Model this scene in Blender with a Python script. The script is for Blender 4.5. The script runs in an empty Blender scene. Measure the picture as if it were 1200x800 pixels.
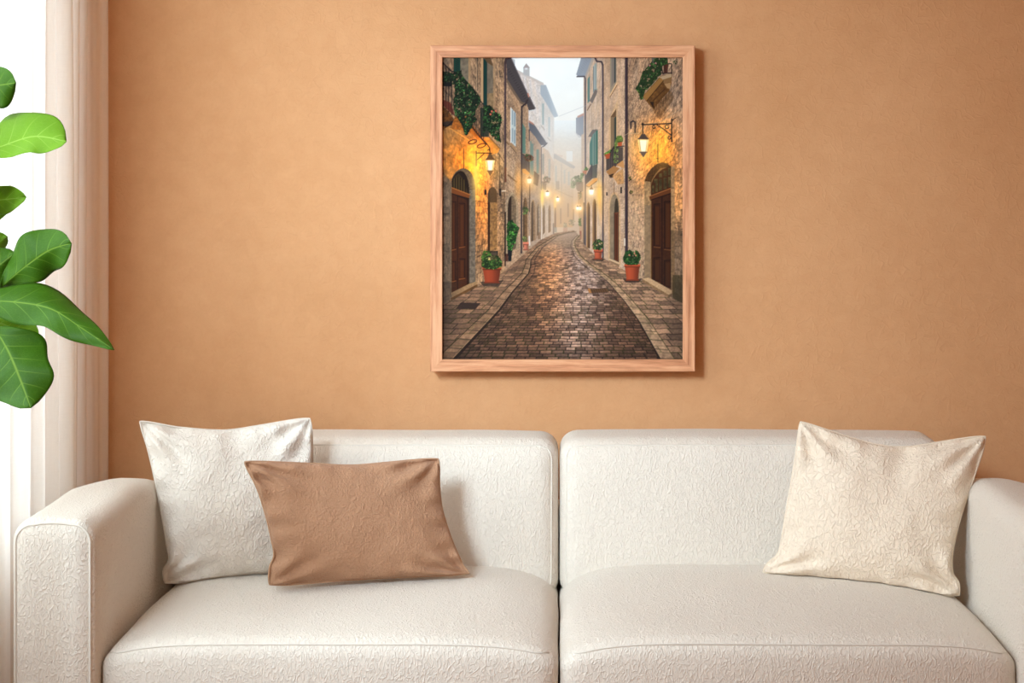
# ---------------------------------------------------------------- the printed street photograph
# The sheet in the frame is a flat print; its ink is computed here, one colour per paper point.
import numpy as np

def paint_print():
    S = 3
    X0, Y0, X1, Y1 = 518.0, 67.0, 800.0, 421.0
    W = int((X1-X0)*S); H = int((Y1-Y0)*S)
    xs = X0 + (np.arange(W)+.5)/S; ys = Y0 + (np.arange(H)+.5)/S
    X, Y = np.meshgrid(xs, ys)
    C = np.zeros((H, W, 3))
    VX, VY = 670.0, 268.0

    def hsh(i, j, k=0):
        a = np.sin(i*127.1 + j*311.7 + k*74.7)*43758.5453
        return a - np.floor(a)

    def vnoise(x, y, k=0):
        xi = np.floor(x); yi = np.floor(y); fx = x-xi; fy = y-yi
        fx = fx*fx*(3-2*fx); fy = fy*fy*(3-2*fy)
        a = hsh(xi, yi, k); b = hsh(xi+1, yi, k); c = hsh(xi, yi+1, k); d = hsh(xi+1, yi+1, k)
        return (a*(1-fx)+b*fx)*(1-fy) + (c*(1-fx)+d*fx)*fy

    def fbm(x, y, k=0, o=4):
        s = 0; a = .5
        for q in range(o):
            s = s + a*vnoise(x*2**q, y*2**q, k+q*3.1); a *= .5
        return s/(1-.5**o)

    def mask(pts):
        """coverage of a polygon given in photograph pixels -> (slices, bool mask)"""
        P = np.array(pts, float)
        x0, y0 = P.min(0); x1, y1 = P.max(0)
        i0 = max(0, int((x0-X0)*S)-1); i1 = min(W, int((x1-X0)*S)+2)
        j0 = max(0, int((y0-Y0)*S)-1); j1 = min(H, int((y1-Y0)*S)+2)
        if i1 <= i0 or j1 <= j0:
            return None
        sl = (slice(j0, j1), slice(i0, i1))
        px = X[sl]; py = Y[sl]
        m = np.zeros(px.shape, bool)
        n = len(P)
        for a in range(n):
            ax, ay = P[a]; bx, by = P[(a+1) % n]
            if ay == by: continue
            c = ((ay > py) != (by > py)) & (px < (bx-ax)*(py-ay)/(by-ay)+ax)
            m ^= c
        return sl, m

    def put(sl, m, col, alpha=1.0):
        c = np.array(col, float)
        if np.ndim(m) == 2 and m.dtype == bool: m = m.astype(float)
        w = (m*alpha)[..., None]
        C[sl] = C[sl]*(1-w) + c*w

    def poly(pts, col, alpha=1.0, tex=0.0, ts=1.2, k=0):
        r = mask(pts)
        if r is None: return
        sl, m = r
        c = np.zeros(m.shape+(3,)) + np.array(col, float)
        if tex:
            n = fbm(X[sl]/ts, Y[sl]/ts, k)-.5
            c = c*(1+tex*2*n[..., None])
        put(sl, m, c, alpha)

    def box(x0, y0, x1, y1, col, alpha=1.0, **kw):
        poly([(x0, y0), (x1, y0), (x1, y1), (x0, y1)], col, alpha, **kw)

    def line(pts, w, col, alpha=1.0):
        for (ax, ay), (bx, by) in zip(pts[:-1], pts[1:]):
            x0 = min(ax, bx)-w-1; x1 = max(ax, bx)+w+1; y0 = min(ay, by)-w-1; y1 = max(ay, by)+w+1
            i0 = max(0, int((x0-X0)*S)); i1 = min(W, int((x1-X0)*S)+1)
            j0 = max(0, int((y0-Y0)*S)); j1 = min(H, int((y1-Y0)*S)+1)
            if i1 <= i0 or j1 <= j0: continue
            sl = (slice(j0, j1), slice(i0, i1))
            dx, dy = bx-ax, by-ay; L = dx*dx+dy*dy+1e-9
            t = np.clip(((X[sl]-ax)*dx+(Y[sl]-ay)*dy)/L, 0, 1)
            d = np.hypot(X[sl]-ax-t*dx, Y[sl]-ay-t*dy)
            put(sl, np.clip((w/2-d)*S+.5, 0, 1), col, alpha)

    def glow(cx, cy, rx, ry, col, a, p=2.0):
        g = a*np.exp(-(((X-cx)/rx)**2+((Y-cy)/ry)**2)**(p/2))
        sl = (slice(0, H), slice(0, W))
        put(sl, g, col)

    def light(cx, cy, rx, ry, col, a, m=None):
        """lamp light falling on stone in the photograph: a multiply"""
        g = a*np.exp(-(((X-cx)/rx)**2+((Y-cy)/ry)**2))
        if m is not None: g = g*m
        C[:] = C*(1+g[..., None]*np.array(col))

    def arch(x0, x1, ytop, ybot0, ybot1, spring0, spring1=None):
        """arched opening outline: springing heights at both sides, apex near the middle"""
        s1 = spring0 if spring1 is None else spring1
        pts = [(x0, ybot0), (x0, spring0)]
        for q in range(1, 16):
            t = q/16; a = np.pi*(1-t)
            x = (x0+x1)/2+(x1-x0)/2*np.cos(a)
            base = spring0+(s1-spring0)*t
            top = ytop
            pts.append((x, base-(base-top)*np.sin(a)))
        pts += [(x1, s1), (x1, ybot1)]
        return pts

    def leaves(pts, n, cols, r=(.55, 1.25), seed=1, base=(16, 30, 15)):
        n = int(n*1.3)
        rr = mask(pts)
        if rr is None: return
        sl, m = rr
        if base is not None:
            edge = fbm(X[sl]/2.2, Y[sl]/2.2, seed) > .34
            put(sl, m & edge, base)
        rng = np.random.RandomState(seed)
        P = np.array(pts); lo = P.min(0); hi = P.max(0)
        k = 0
        while k < n:
            x = rng.uniform(lo[0], hi[0]); y = rng.uniform(lo[1], hi[1])
            k += 1
            i = int((x-X0)*S); j = int((y-Y0)*S)
            ii = i-sl[1].start; jj = j-sl[0].start
            if not (0 <= ii < m.shape[1] and 0 <= jj < m.shape[0]) or not m[jj, ii]: continue
            a = rng.uniform(r[0], r[1]); b = a*rng.uniform(.45, .8); th = rng.uniform(0, 3.14)
            sh = float(vnoise(np.array(x/3.2), np.array(y/3.2), seed))
            c = np.array(cols[rng.randint(len(cols))], float)*rng.uniform(.6, 1.15)*(.45+.95*sh)
            q = [(x+a*np.cos(t)*np.cos(th)-b*np.sin(t)*np.sin(th), y+a*np.cos(t)*np.sin(th)+b*np.sin(t)*np.cos(th)) for t in np.linspace(0, 6.28, 8)[:-1]]
            poly(q, c, .9)

    # ---- masonry on the two house rows, laid out in street perspective
    def stone(s, t, size, k):
        """rubble courses: returns joint darkness 0..1 and a stone tone"""
        t = t/size + .55*(fbm(s/size*.7, t/size*.7, k+5, 2)-.5)
        row = np.floor(t); fr = t-row
        ss = s/size/1.5 + hsh(row, 3, k)*9 + .25*(vnoise(s/size*1.3, t*1.3, k+9)-.5)
        wv = .6+.8*hsh(row, 7, k)
        ss = ss*wv
        cell = np.floor(ss); fs = ss-cell
        e = np.minimum(np.minimum(fr, 1-fr), np.minimum(fs, 1-fs)*1.5)
        return np.clip(1-e/.13, 0, 1), hsh(cell, row, k+2)

    dl = np.maximum(VX-X, 3.0); dr = np.maximum(X-VX, 3.0)
    def house_wall(side, base, size=.05, k=0, contrast=.55, stretch=1.0):
        d = dl if side < 0 else dr
        s = 330.0/d*stretch; t = (Y-VY)/d
        j, tone = stone(s, t, size*1.2, k)
        n = fbm(s/size*2.2, t/size*2.2, k+1, 4)-.5
        n2 = fbm(s*1.7, t*3, k+4, 3)-.5
        n3 = vnoise(X/1.1, Y/1.1, k+3)-.5
        near = np.clip(d/75, .22, 1)
        f = 1+contrast*(.42*(tone-.5)*near+1.15*n*near+.6*n2)+.18*n3*near-.17*j*near*np.clip(.2+2*fbm(X/6, Y/5, k+6, 2)-.6, 0, 1)*2
        patch = fbm(s*2.5, t*4, k+8, 3)
        col = np.array(base)[None, None]*f[..., None]
        col = col*(1-.12*(patch[..., None]-.5)*np.array([0, .5, 1.3]))*np.array([.98, .975, 1.02])
        return np.clip(col, 0, 255)

    # ================= sky and far mist
    g = np.clip((Y-67)/200, 0, 1)[..., None]
    C[:] = np.array([228, 237, 240])*(1-g)+np.array([214, 205, 190])*g
    C[:] += (fbm(X/14, Y/14, 2)-.5)[..., None]*5
    FULL = (slice(0, H), slice(0, W))
    # distant block closing the street
    def paint_tex(pts, col_arr, alpha=1.0):
        r = mask(pts)
        if r is None: return
        sl, m = r
        put(sl, m, col_arr[sl], alpha)
    far = np.array([203, 205, 202])[None, None]*(1+.10*(fbm(X/2.0, Y/1.4, 6)-.5))[..., None]
    paint_tex([(640, 141), (692, 141), (692, 285), (640, 285)], far*.985)
    r = mask([(640, 141), (692, 141), (692, 285), (640, 285)])
    sl, m = r
    gg = np.clip((Y[sl]-150)/90, 0, 1)
    put(sl, m*gg, (196, 170, 138), .85)
    gl = np.clip((165-Y[sl])/24, 0, 1); put(sl, m*gl, (220, 229, 232), .8)
    box(663.2, 177, 670.6, 189, (206, 216, 222)); line([(663, 176.5), (671, 176.5)], 1, (190, 190, 182), .7)
    box(660, 262, 690, 276, (170, 150, 130), .6)
    # low misty house at the end
    paint_tex([(647, 181), (672, 198), (671, 264), (647, 264)], np.array([189, 178, 160])*(1+.16*(fbm(X/1.6, Y/1.2, 8)-.5))[..., None])
    r = mask([(647, 215), (672, 215), (671, 266), (647, 266)]); put(r[0], r[1]*np.clip((Y[r[0]]-212)/40, 0, 1), (186, 145, 98), .9)
    poly([(647, 178), (652, 181), (674, 195), (672.5, 197.5), (668, 196), (647, 184)], (150, 152, 152))
    poly([(647, 178.5), (653, 181), (660, 182), (658, 184)], (185, 160, 148), .7)
    for x, y0, y1 in ((650.5, 194, 213), (660.3, 199, 215), (665.5, 201, 217)): box(x, y0, x+1.9, y1, (158, 166, 166))
    line([(648.4, 184), (648.4, 262)], 1, (140, 135, 130), .8); line([(657.7, 192), (657.7, 235)], 1.2, (150, 145, 138), .8)
    box(651, 212, 655.5, 222, (128, 120, 112), .8); line([(650, 222), (671, 231)], .8, (150, 128, 104), .8)
    for x, y0, y1 in ((656, 244, 262), (664.6, 238, 254), (671, 245, 258)): box(x, y0, x+1.8, y1, (128, 104, 80), .8)
    # tall pale house (left, in mist)
    tall = house_wall(-1, (206, 200, 184), .05, 31, .22)
    paint_tex([(598, 78), (604, 81), (637, 98), (640, 102), (649, 138), (648.5, 268), (600, 268)], tall)
    poly([(633, 100), (640, 101), (649, 138), (648.5, 230), (633, 190)], (184, 186, 182), .38)
    poly([(633, 99.5), (639.6, 99.5), (654, 136), (649.5, 137.5), (646.5, 133), (640, 121), (633, 110)], (150, 163, 172), .85)
    poly([(604, 80.5), (637, 97), (636, 99.5), (604, 84)], (182, 176, 170), .8)
    poly([(613, 79), (620.2, 79), (620.2, 89.5), (613, 87)], (170, 172, 172)); poly([(612.5, 79.5), (616.5, 74), (621, 79.5)], (158, 152, 150))
    box(615, 79.5, 618, 81.5, (208, 214, 216))
    poly([(596, 67), (603.5, 70), (603, 79), (604.5, 81), (600, 79)], (168, 176, 178), .9)
    box(635, 121, 637.3, 146, (150, 164, 162)); box(642.3, 137, 644.3, 160, (164, 174, 174))
    line([(634, 147), (638, 152)], 1, (160, 155, 145)); line([(641.5, 161), (645, 165)], .9, (165, 160, 152))
    box(642.5, 186, 644.8, 210, (150, 156, 152), .8); box(635, 178, 637.5, 205, (122, 130, 126), .7)
    # third house
    third = house_wall(-1, (164, 144, 116), .045, 41, .30)
    paint_tex([(617, 146), (634, 165), (634, 284), (617, 298)], third)
    poly([(619.5, 141.5), (625.5, 145), (641, 168), (638, 170), (633.5, 170), (627, 160), (620, 152)], (92, 94, 98))
    poly([(619.5, 140.5), (625, 144), (626, 147), (619.5, 143)], (176, 122, 96), .8)
    line([(641, 167.5), (638, 170.5), (634.5, 172.5), (634.3, 222)], 1.2, (78, 78, 82))
    paint_tex([(634.8, 172), (642, 176), (649, 190), (649, 277), (634.8, 284)], house_wall(-1, (190, 172, 144), .045, 47, .26))
    for x0, y0, x1, y1 in ((621, 165, 622.6, 204), (622.6, 168, 625, 205), (628.2, 175, 631.2, 203)): box(x0, y0, x1, y1, (104, 124, 112))
    box(635, 180, 637.2, 204, (120, 126, 120), .8); box(642.5, 186, 644.8, 208, (140, 148, 146), .8)
    # second house
    sec = house_wall(-1, (166, 139, 104), .042, 51, .5)
    paint_tex([(591, 67), (597, 67), (619, 118), (620, 297), (591, 324)], sec)
    poly([(593, 67), (598.2, 67), (618.5, 111), (621, 113), (627.2, 127), (625, 128.5), (619.5, 129.5), (617, 121), (611, 119.5), (602, 106), (594, 92)], (72, 66, 64))
    poly([(593.5, 91), (602, 105), (611, 119), (617, 122), (616, 124), (610, 121.5), (601, 109), (593.5, 96)], (104, 88, 70), .9)
    for q in range(16): line([(594.2+q*1.5, 82+q*2.6), (597+q*1.5, 80.5+q*2.6)], .6, (42, 38, 38), .7)
    line([(598.3, 67), (618.8, 111.5), (627, 126.5)], 1.1, (98, 92, 92))
    line([(618.5, 109.5), (619.5, 113)], 1.6, (170, 120, 100))
    line([(619.5, 129.8), (624.8, 128.8)], 1.2, (190, 194, 194), .9)
    poly([(598.6, 126), (604.4, 132.5), (604.4, 172), (598.6, 166)], (172, 182, 180)); 
    for a in ((599.8, 129, 601, 146), (602, 131.5, 603.7, 148), (599.8, 150, 601, 166), (602, 152, 603.7, 168)): box(*a, (128, 142, 146))
    line([(598.4, 126), (598.4, 167)], 1, (205, 205, 198)); line([(597.5, 168), (605.5, 177)], 2, (150, 122, 88))
    line([(598, 171), (605, 179.5)], .8, (70, 52, 36), .7)
    poly([(611.6, 143), (615.6, 150), (615.6, 180), (611.6, 179)], (96, 124, 108)); line([(613.6, 147), (613.6, 180)], .5, (60, 86, 74))
    line([(593, 166), (596, 169)], 1.6, (120, 92, 60)); line([(595, 205), (605, 213)], 1.6, (112, 84, 56))
    # arches down the left row
    def arched(x0, x1, yt, yb0, yb1, sp, surround, inside, reveal, split, w=1.6):
        if surround is not None: poly(arch(x0-w, x1+w, yt-w*1.6, yb0, yb1, sp), surround, .9, tex=.25, ts=1.3)
        poly(arch(x0, x1, yt, yb0, yb1, sp), reveal, tex=.25, ts=1.5)
        xm = x0+(x1-x0)*split
        r1 = mask(arch(x0, x1, yt, yb0, yb1, sp))
        if r1 is not None:
            sl, m = r1; put(sl, m & (X[sl] < xm), inside)
    arched(594.8, 604.8, 229, 298, 290, 244, (150, 130, 102), (50, 36, 24), (112, 94, 70), .42, 2.4)
    arched(612.8, 617.6, 231, 290, 286, 243, None, (70, 54, 36), (104, 78, 48), .35)
    arched(622.4, 626.4, 235, 283, 281, 246, (150, 120, 84), (72, 58, 44), (120, 96, 68), .45, 1)
    arched(629.4, 632.6, 238, 276, 274, 248, (152, 124, 86), (76, 64, 50), (140, 124, 104), .35, .8)
    arched(636, 638.2, 240, 275, 272, 248, None, (92, 72, 50), (110, 86, 58), .5)
    arched(642.2, 645.4, 240, 273, 271, 250, None, (104, 82, 58), (124, 98, 68), .5)
    box(649.8, 243, 651.2, 267, (98, 76, 56)); box(630, 272, 633, 280, (112, 86, 60), .7)
    # first (nearest) house, left
    near = house_wall(-1, (150, 124, 90), .05, 61, .75)
    paint_tex([(518, 67), (592, 67), (592, 324), (560, 342), (518, 364)], near)
    box(518, 67, 527, 75, (120, 108, 88), .5, tex=.4)
    box(531.2, 67, 539.2, 84, (18, 62, 48)); 
    for q in range(6): line([(534, 69+q*2.4), (537.5, 71.5+q*2.4)], .9, (8, 34, 26), .8)
    box(539.5, 67, 548.6, 98, (118, 108, 88), tex=.2, ts=3); box(548.6, 67, 551.2, 97, (162, 134, 96), .8)
    line([(559.4, 67), (559.4, 106)], .7, (60, 50, 40), .9); line([(558.2, 67), (558.2, 106)], .5, (196, 176, 140), .5)
    poly([(563.4, 67), (566, 67), (566, 124), (563.4, 121)], (176, 146, 108))
    poly([(566, 67), (571, 72), (571, 125), (566, 122)], (14, 54, 46)); 
    poly([(567, 67), (574, 67), (577.6, 77), (571, 74)], (96, 74, 46))
    poly([(570.6, 73), (577.6, 77.5), (577.6, 109), (570.6, 109)], (112, 102, 84), tex=.15, ts=3)
    poly([(570.6, 109), (578, 109), (578, 125), (570.6, 124)], (134, 112, 80), tex=.2, ts=2)
    box(578, 67, 580.5, 125, (160, 132, 96), .7)
    line([(585.6, 82.5), (585.6, 89.6), (589, 90)], .8, (48, 42, 40))
    # balconies and the light beneath them
    poly([(518, 123), (534, 141), (553, 148), (569, 168), (574, 160), (585.6, 174), (583, 179.5), (562, 184), (558, 230), (518, 205)], (178, 122, 50), .55, tex=.5, ts=3.5, k=3)
    poly([(518, 123), (526, 130), (534.5, 142), (534, 146), (527, 147), (518, 152)], (98, 62, 22), tex=.5, ts=2)
    line([(518, 122.6), (526, 130), (534, 142)], 1.2, (150, 118, 76))
    poly([(518, 143), (534, 141), (534.5, 145.5), (526, 147), (518, 148)], (58, 44, 34)); line([(519, 147), (525, 147.5), (530, 142)], 1, (22, 16, 12))
    poly([(533, 136), (546, 136), (570, 168), (567, 170), (552, 156), (540, 152), (528, 151)], (148, 92, 32), tex=.35, ts=2)
    line([(528, 150.5), (548, 163), (553, 168)], 1.4, (206, 150, 74), .8)
    poly([(561, 161), (573.4, 160.6), (585.6, 174), (583, 179), (575, 180), (563, 172)], (190, 130, 56), tex=.2, ts=3)
    line([(573, 160.4), (585.8, 174.2)], 1.4, (128, 92, 48))
    line([(553, 148.6), (562, 160), (570, 168.5)], 1.8, (52, 34, 18))
    for cx, cy in ((553.5, 166), (564, 170.5)):
        th = np.linspace(0, 6.28, 14); line([(cx+5*np.cos(a), cy+2.2*np.sin(a)-.25*5*np.cos(a)) for a in th], 1.1, (52, 32, 14))
    # lamp light on the wall
    L1 = (X < 592).astype(float)
    light(558, 196, 14, 26, (.95, .46, -.15), 1.0, L1)
    light(545, 185, 24, 26, (.5, .2, -.35), .9, L1)
    light(563, 235, 12, 50, (.5, .18, -.28), .9, L1)
    light(575, 280, 16, 60, (.18, .06, -.12), .9, L1)
    # big door, left
    poly(arch(528.6, 557, 197, 346, 332, 214, 222), (112, 92, 66), tex=.28, ts=2.2)
    poly(arch(529, 550, 200, 344, 334, 213, 228), (40, 24, 12))
    box(549.6, 222, 556.6, 331.5, (112, 100, 82), tex=.3, ts=1.8, k=4)
    line([(549.6, 222), (556.6, 221)], .7, (60, 48, 34), .8)
    poly([(529, 214), (533, 206), (537.5, 203), (543, 210), (547, 222), (548, 227), (529, 219)], (62, 46, 20))
    for q in range(6): line([(530.5+q*2.9, 207+abs(q-2)*1.2), (530.5+q*2.9, 220+q*1.1)], .9, (30, 16, 8))
    for q in range(5): line([(532+q*2.9, 207+abs(q-1.5)*1.4), (532+q*2.9, 220+q*1.1)], .7, (112, 94, 42), .7)
    poly([(529, 227), (549, 235), (549, 335), (529, 344)], (74, 38, 14), tex=.18, ts=2.5)
    poly([(529, 219), (550.8, 227.5), (549.6, 232), (529, 226)], (124, 70, 28)); line([(529, 219.6), (550.6, 228)], .8, (180, 118, 54)); line([(529, 226.6), (549, 233)], 1, (36, 18, 8))
    line([(536.2, 229), (536.2, 341)], .9, (34, 16, 6))
    for (a, b, c, d) in ((529.4, 236, 534, 293), (538, 238, 544.6, 290), (529.4, 306, 534, 330), (538, 303, 544.6, 327)):
        box(a, b, c, d, (66, 32, 10)); line([(c, b), (c, d)], .8, (30, 14, 5)); line([(a, d), (c, d-1)], 1, (140, 84, 40)); line([(a, b), (c, b)], .8, (28, 12, 5)); box(a+1.3, b+2, c-1.5, d-2, (92, 48, 16), .8)
    line([(547.6, 234), (547.6, 334)], 1.6, (44, 20, 8))
    box(526.8, 215, 529, 346, (128, 106, 78), tex=.2); 
    r = mask([(518, 200), (528, 212), (528, 350), (518, 356)]); put(r[0], r[1], (96, 84, 68), .45)
    poly([(528.5, 343), (549, 332.6), (559.4, 329.2), (559.4, 333), (530, 349)], (158, 126, 86), tex=.15); poly([(528, 349), (559.4, 332.6), (559.4, 336.6), (531, 352), (528, 352)], (104, 72, 36), tex=.3)
    line([(543.2, 174), (543.2, 197)], 1, (84, 56, 26))
    # second little arch
    poly(arch(571.4, 582.4, 219, 296, 292, 228), (140, 104, 60), tex=.35, ts=1.8); 
    r = mask(arch(571.4, 582.4, 219, 296, 292, 228)); put(r[0], r[1] & (X[r[0]] < 574), (58, 32, 16)); put(r[0], r[1] & (Y[r[0]] < 237), (84, 62, 36), .8)
    box(584.6, 221, 587, 229.5, (34, 26, 22)); line([(588, 223.6), (592, 223.4)], 1, (224, 206, 180)); line([(585, 180), (585.2, 221)], .8, (70, 52, 34)); line([(583.5, 179), (592, 192)], .6, (50, 38, 26))
    box(567.4, 222, 570, 228, (52, 36, 22))
    # balcony rails
    line([(518, 72.5), (529, 83.6), (532, 84)], 1.3, (16, 16, 18)); line([(532, 84), (541, 88), (567, 123.6)], 1.1, (18, 18, 20)); line([(566, 124), (573.5, 124), (582.5, 133.6)], 1.1, (18, 18, 20))
    for x in (519, 522.4, 525.6, 529.2): line([(x, 72.5+(x-518)), (x, 124+(x-518)*.9)], .9, (18, 18, 20))
    for x in np.arange(555, 567, 1.9): line([(x, 106+(x-555)*1.4), (x, 150+(x-555)*1.1)], .7, (26, 22, 20))
    poly([(518, 116), (528, 120), (533, 136), (527, 131), (518, 122)], (92, 34, 22), .8)
    poly([(562, 126), (574, 126), (573, 160), (563, 160)], (22, 34, 26), .75)
    greens = [(26, 58, 24), (36, 80, 32), (56, 108, 44), (20, 46, 26), (24, 52, 22), (84, 130, 72)]
    leaves([(519, 83), (532, 86), (532, 99), (519, 100)], 90, greens, seed=3)
    box(520, 96, 529.5, 101, (18, 22, 20))
    leaves([(531, 85), (540.5, 82), (541, 88), (548, 96), (556, 105), (562, 113), (563.4, 117), (559, 126), (556, 132), (558.6, 140), (553, 148), (547, 158.6), (544.6, 158), (541, 146), (533, 134), (531, 122), (533, 108)], 900, greens, seed=5)
    leaves([(566, 124), (574, 123), (582, 132), (588, 136), (587, 146), (584.6, 152), (587, 167), (580, 163), (575, 158), (570, 150), (566, 158)], 420, greens, seed=7)
    for x, y in ((574.4, 133.4), (580.6, 129.6), (576, 130)): line([(x, y), (x+.4, y+.6)], 1.8, (206, 112, 84))
    # drain pipes on the left
    line([(598, 67.5), (592.6, 69), (591.8, 75), (591.8, 212)], 2.4, (62, 46, 46)); line([(591.2, 75), (591.2, 212)], .6, (108, 92, 92), .8)
    box(591, 196, 593.4, 213, (110, 62, 32), .7)
    line([(618, 117), (616, 121), (611.2, 125), (610.8, 296)], 2, (56, 46, 44)); line([(610.4, 126), (610.4, 294)], .5, (100, 90, 86), .7)
    line([(591.8, 249), (591.8, 311)], 1.8, (36, 22, 16)); line([(620, 152), (620, 165)], 1, (60, 56, 56))
    line([(628, 236), (628, 280)], .6, (110, 80, 50), .5); line([(648.4, 262), (648.4, 273)], 1.6, (96, 84, 74), .9); line([(620.6, 213), (620.3, 248)], 1, (56, 42, 30))
    # misty-lane balconies (left)
    poly([(611.8, 180), (620.6, 186), (620.6, 203), (611.8, 197)], (60, 54, 50), .85); line([(611.5, 180), (621, 186)], .8, (40, 38, 38))
    for q in range(6): line([(612.4+q*1.5, 181+q), (612.4+q*1.5, 197+q)], .5, (130, 116, 100), .6)
    poly([(611.6, 198), (615.5, 197.6), (620.8, 203), (618, 205), (612, 202)], (196, 142, 76))
    poly([(625.8, 200), (631.8, 205), (630, 218), (624.6, 215)], (66, 58, 52), .85); poly([(634.8, 212), (640.2, 215), (640, 223), (635, 221)], (92, 82, 74), .8)
    leaves([(613.6, 183.5), (616, 180.6), (622, 181), (625.4, 184), (624.6, 188), (618, 189.6), (614.4, 187)], 70, [(84, 108, 56), (150, 74, 52), (70, 96, 48), (130, 66, 48)], seed=9, base=(86, 74, 50))
    leaves([(636, 209), (640, 206), (645, 209), (644, 214), (638, 214)], 40, [(116, 124, 90), (140, 110, 90)], seed=10, base=(120, 112, 90))
    # ================= right row
    # far right pieces
    poly([(674.6, 138), (685, 132.6), (685, 160), (681, 160), (674.6, 156)], (134, 140, 146)); poly([(676, 136), (684, 132), (684, 135), (677, 138)], (176, 138, 120), .9)
    line([(675, 156), (678.5, 160.4), (681.6, 159.4), (681.4, 200)], 1, (170, 172, 172))
    paint_tex([(681, 158), (686, 155), (686, 290), (681, 283)], house_wall(1, (186, 168, 140), .05, 71, .3))
    paint_tex([(676.5, 225), (683, 225), (684, 290), (679, 276)], house_wall(1, (178, 146, 106), .05, 72, .3))
    R3 = house_wall(1, (192, 172, 142), .045, 73, .5)
    paint_tex([(683.6, 89), (693, 67), (707, 67), (707, 303), (694, 296), (683.6, 290)], R3)
    poly([(681, 67), (693.6, 67), (686, 88), (684.5, 89.6), (677, 89.5), (675, 87)], (140, 150, 158)); poly([(693.6, 67), (697, 67), (686, 92), (685, 89)], (160, 156, 148), .8)
    for q in range(9): line([(676+q*1.2, 86-q*2.1), (679+q*1.2, 89-q*2.1)], .4, (112, 120, 128), .6)
    line([(676, 89.6), (684.6, 89.4), (685.6, 92), (685.8, 288)], 1.6, (76, 72, 76)); line([(684.2, 290), (684.2, 238)], 2.0, (60, 52, 48), .8)
    poly([(688.4, 92), (691, 88.6), (691, 118), (688.4, 121)], (92, 124, 116)); poly([(694.6, 78), (699, 72), (699, 105), (694.6, 109)], (158, 166, 162)); line([(695.2, 78), (695.2, 107)], .8, (100, 110, 108)); line([(698, 74), (698, 104)], .7, (112, 134, 126))
    poly([(690.8, 118), (697, 104.6), (700, 106), (698.6, 111), (693.8, 121)], (116, 108, 100)); line([(688, 129), (692, 122)], 1.2, (120, 100, 80)); line([(696, 105), (700, 104.5)], .8, (110, 130, 124))
    poly([(688.8, 160), (694, 151.6), (700, 151.4), (699, 153), (694, 160.4)], (112, 104, 96))
    poly([(690.8, 168), (693, 160), (694, 160), (694, 194), (690.8, 193)], (84, 122, 110)); poly([(694, 158), (698.6, 153), (698.6, 192), (694, 194)], (108, 132, 120)); poly([(698.2, 153), (700.4, 152), (700.4, 192), (698.2, 192)], (60, 100, 84)); line([(692.4, 165), (692.4, 193)], .6, (56, 88, 78)); line([(696.4, 157), (696.4, 207)], .8, (76, 106, 94)); poly([(694, 194), (700, 192), (699.4, 208), (694, 209)], (92, 92, 82))
    poly([(686.2, 206), (693.8, 190.6), (694, 209), (686.4, 215.6)], (60, 58, 58), .9)
    poly([(686.6, 216.6), (696, 208.6), (700.4, 208.6), (699.6, 211.4), (690, 218.6)], (206, 150, 84)); line([(687, 217.6), (690, 219), (699, 212)], .8, (120, 84, 46))
    line([(689, 219), (706, 219)], .5, (90, 70, 50), .6); line([(693, 217), (693, 221)], .9, (40, 32, 28))
    for a in ((687.4, 691, 237, 290, 291, 245), (694.4, 698.4, 233, 292, 294, 243)):
        poly(arch(a[0]-.8, a[1]+.8, a[2]-1.4, a[3], a[4], a[5]), (190, 152, 104), .8, tex=.2); poly(arch(*a), (134, 102, 66)); r = mask(arch(*a)); put(r[0], r[1] & (X[r[0]] > a[0]+(a[1]-a[0])*.45), (74, 56, 40))
    leaves([(684, 198), (687, 195.6), (688.8, 198), (688, 200), (684.5, 200)], 30, [(84, 120, 62)], seed=21, base=(88, 116, 66)); poly([(682.4, 200), (688, 199.4), (686.6, 204.2), (683, 203)], (164, 106, 76))
    leaves([(669, 209), (674, 205.6), (681, 206), (682, 214), (677, 216), (672, 221), (668.6, 219)], 130, [(112, 134, 96), (90, 116, 80), (134, 150, 116)], seed=22, base=(112, 126, 96)); leaves([(680, 203), (684, 203), (683, 209), (680, 209)], 24, [(96, 124, 80)], seed=23, base=None)
    poly([(674.6, 213), (683, 213), (683, 224), (677, 224), (675, 221)], (112, 98, 84), .8)
    leaves([(677, 226), (681, 224), (681, 232), (678, 233)], 22, [(122, 130, 96)], seed=24, base=None); leaves([(677.6, 256), (680.6, 255), (681, 265), (678, 264)], 40, [(90, 116, 62)], seed=25, base=(92, 104, 64))
    box(679, 270.5, 681, 280, (128, 70, 52))
    # R2
    R2 = house_wall(1, (192, 166, 130), .042, 81, .42)
    paint_tex([(707, 67), (733, 67), (733, 324), (707, 310)], R2)
    poly([(714.6, 67), (722.4, 67), (722.4, 96), (714.6, 110)], (150, 138, 116)); poly([(716.4, 67), (719.4, 67), (719.4, 96), (716.4, 102)], (126, 120, 108)); poly([(719.6, 67), (721.4, 67), (721.4, 95), (719.6, 98)], (52, 62, 64)); 
    poly([(714.4, 111), (723, 95), (723, 99), (714.6, 113.6)], (208, 178, 136)); line([(714.6, 113.6), (722.8, 99.6)], .8, (120, 92, 62))
    poly([(713.4, 140), (723.8, 116), (723.8, 182), (713.4, 182)], (196, 166, 126), .9, tex=.08); poly([(715.2, 137), (722, 127), (722, 178), (715.2, 184)], (132, 112, 84)); poly([(719.8, 138), (722, 136), (722, 178), (719.8, 180)], (52, 66, 60)); poly([(715.2, 137), (722, 127), (721, 137)], (110, 86, 58))
    # R2 balcony
    poly([(710, 186), (719, 172), (730, 172), (730, 190), (722, 194), (710, 200)], (72, 64, 58), .8)
    for q in range(9): line([(711+q*2.1, 184-min(q, 4)*3), (711+q*2.1, 199-q*.8)], .6, (40, 36, 36))
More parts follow.
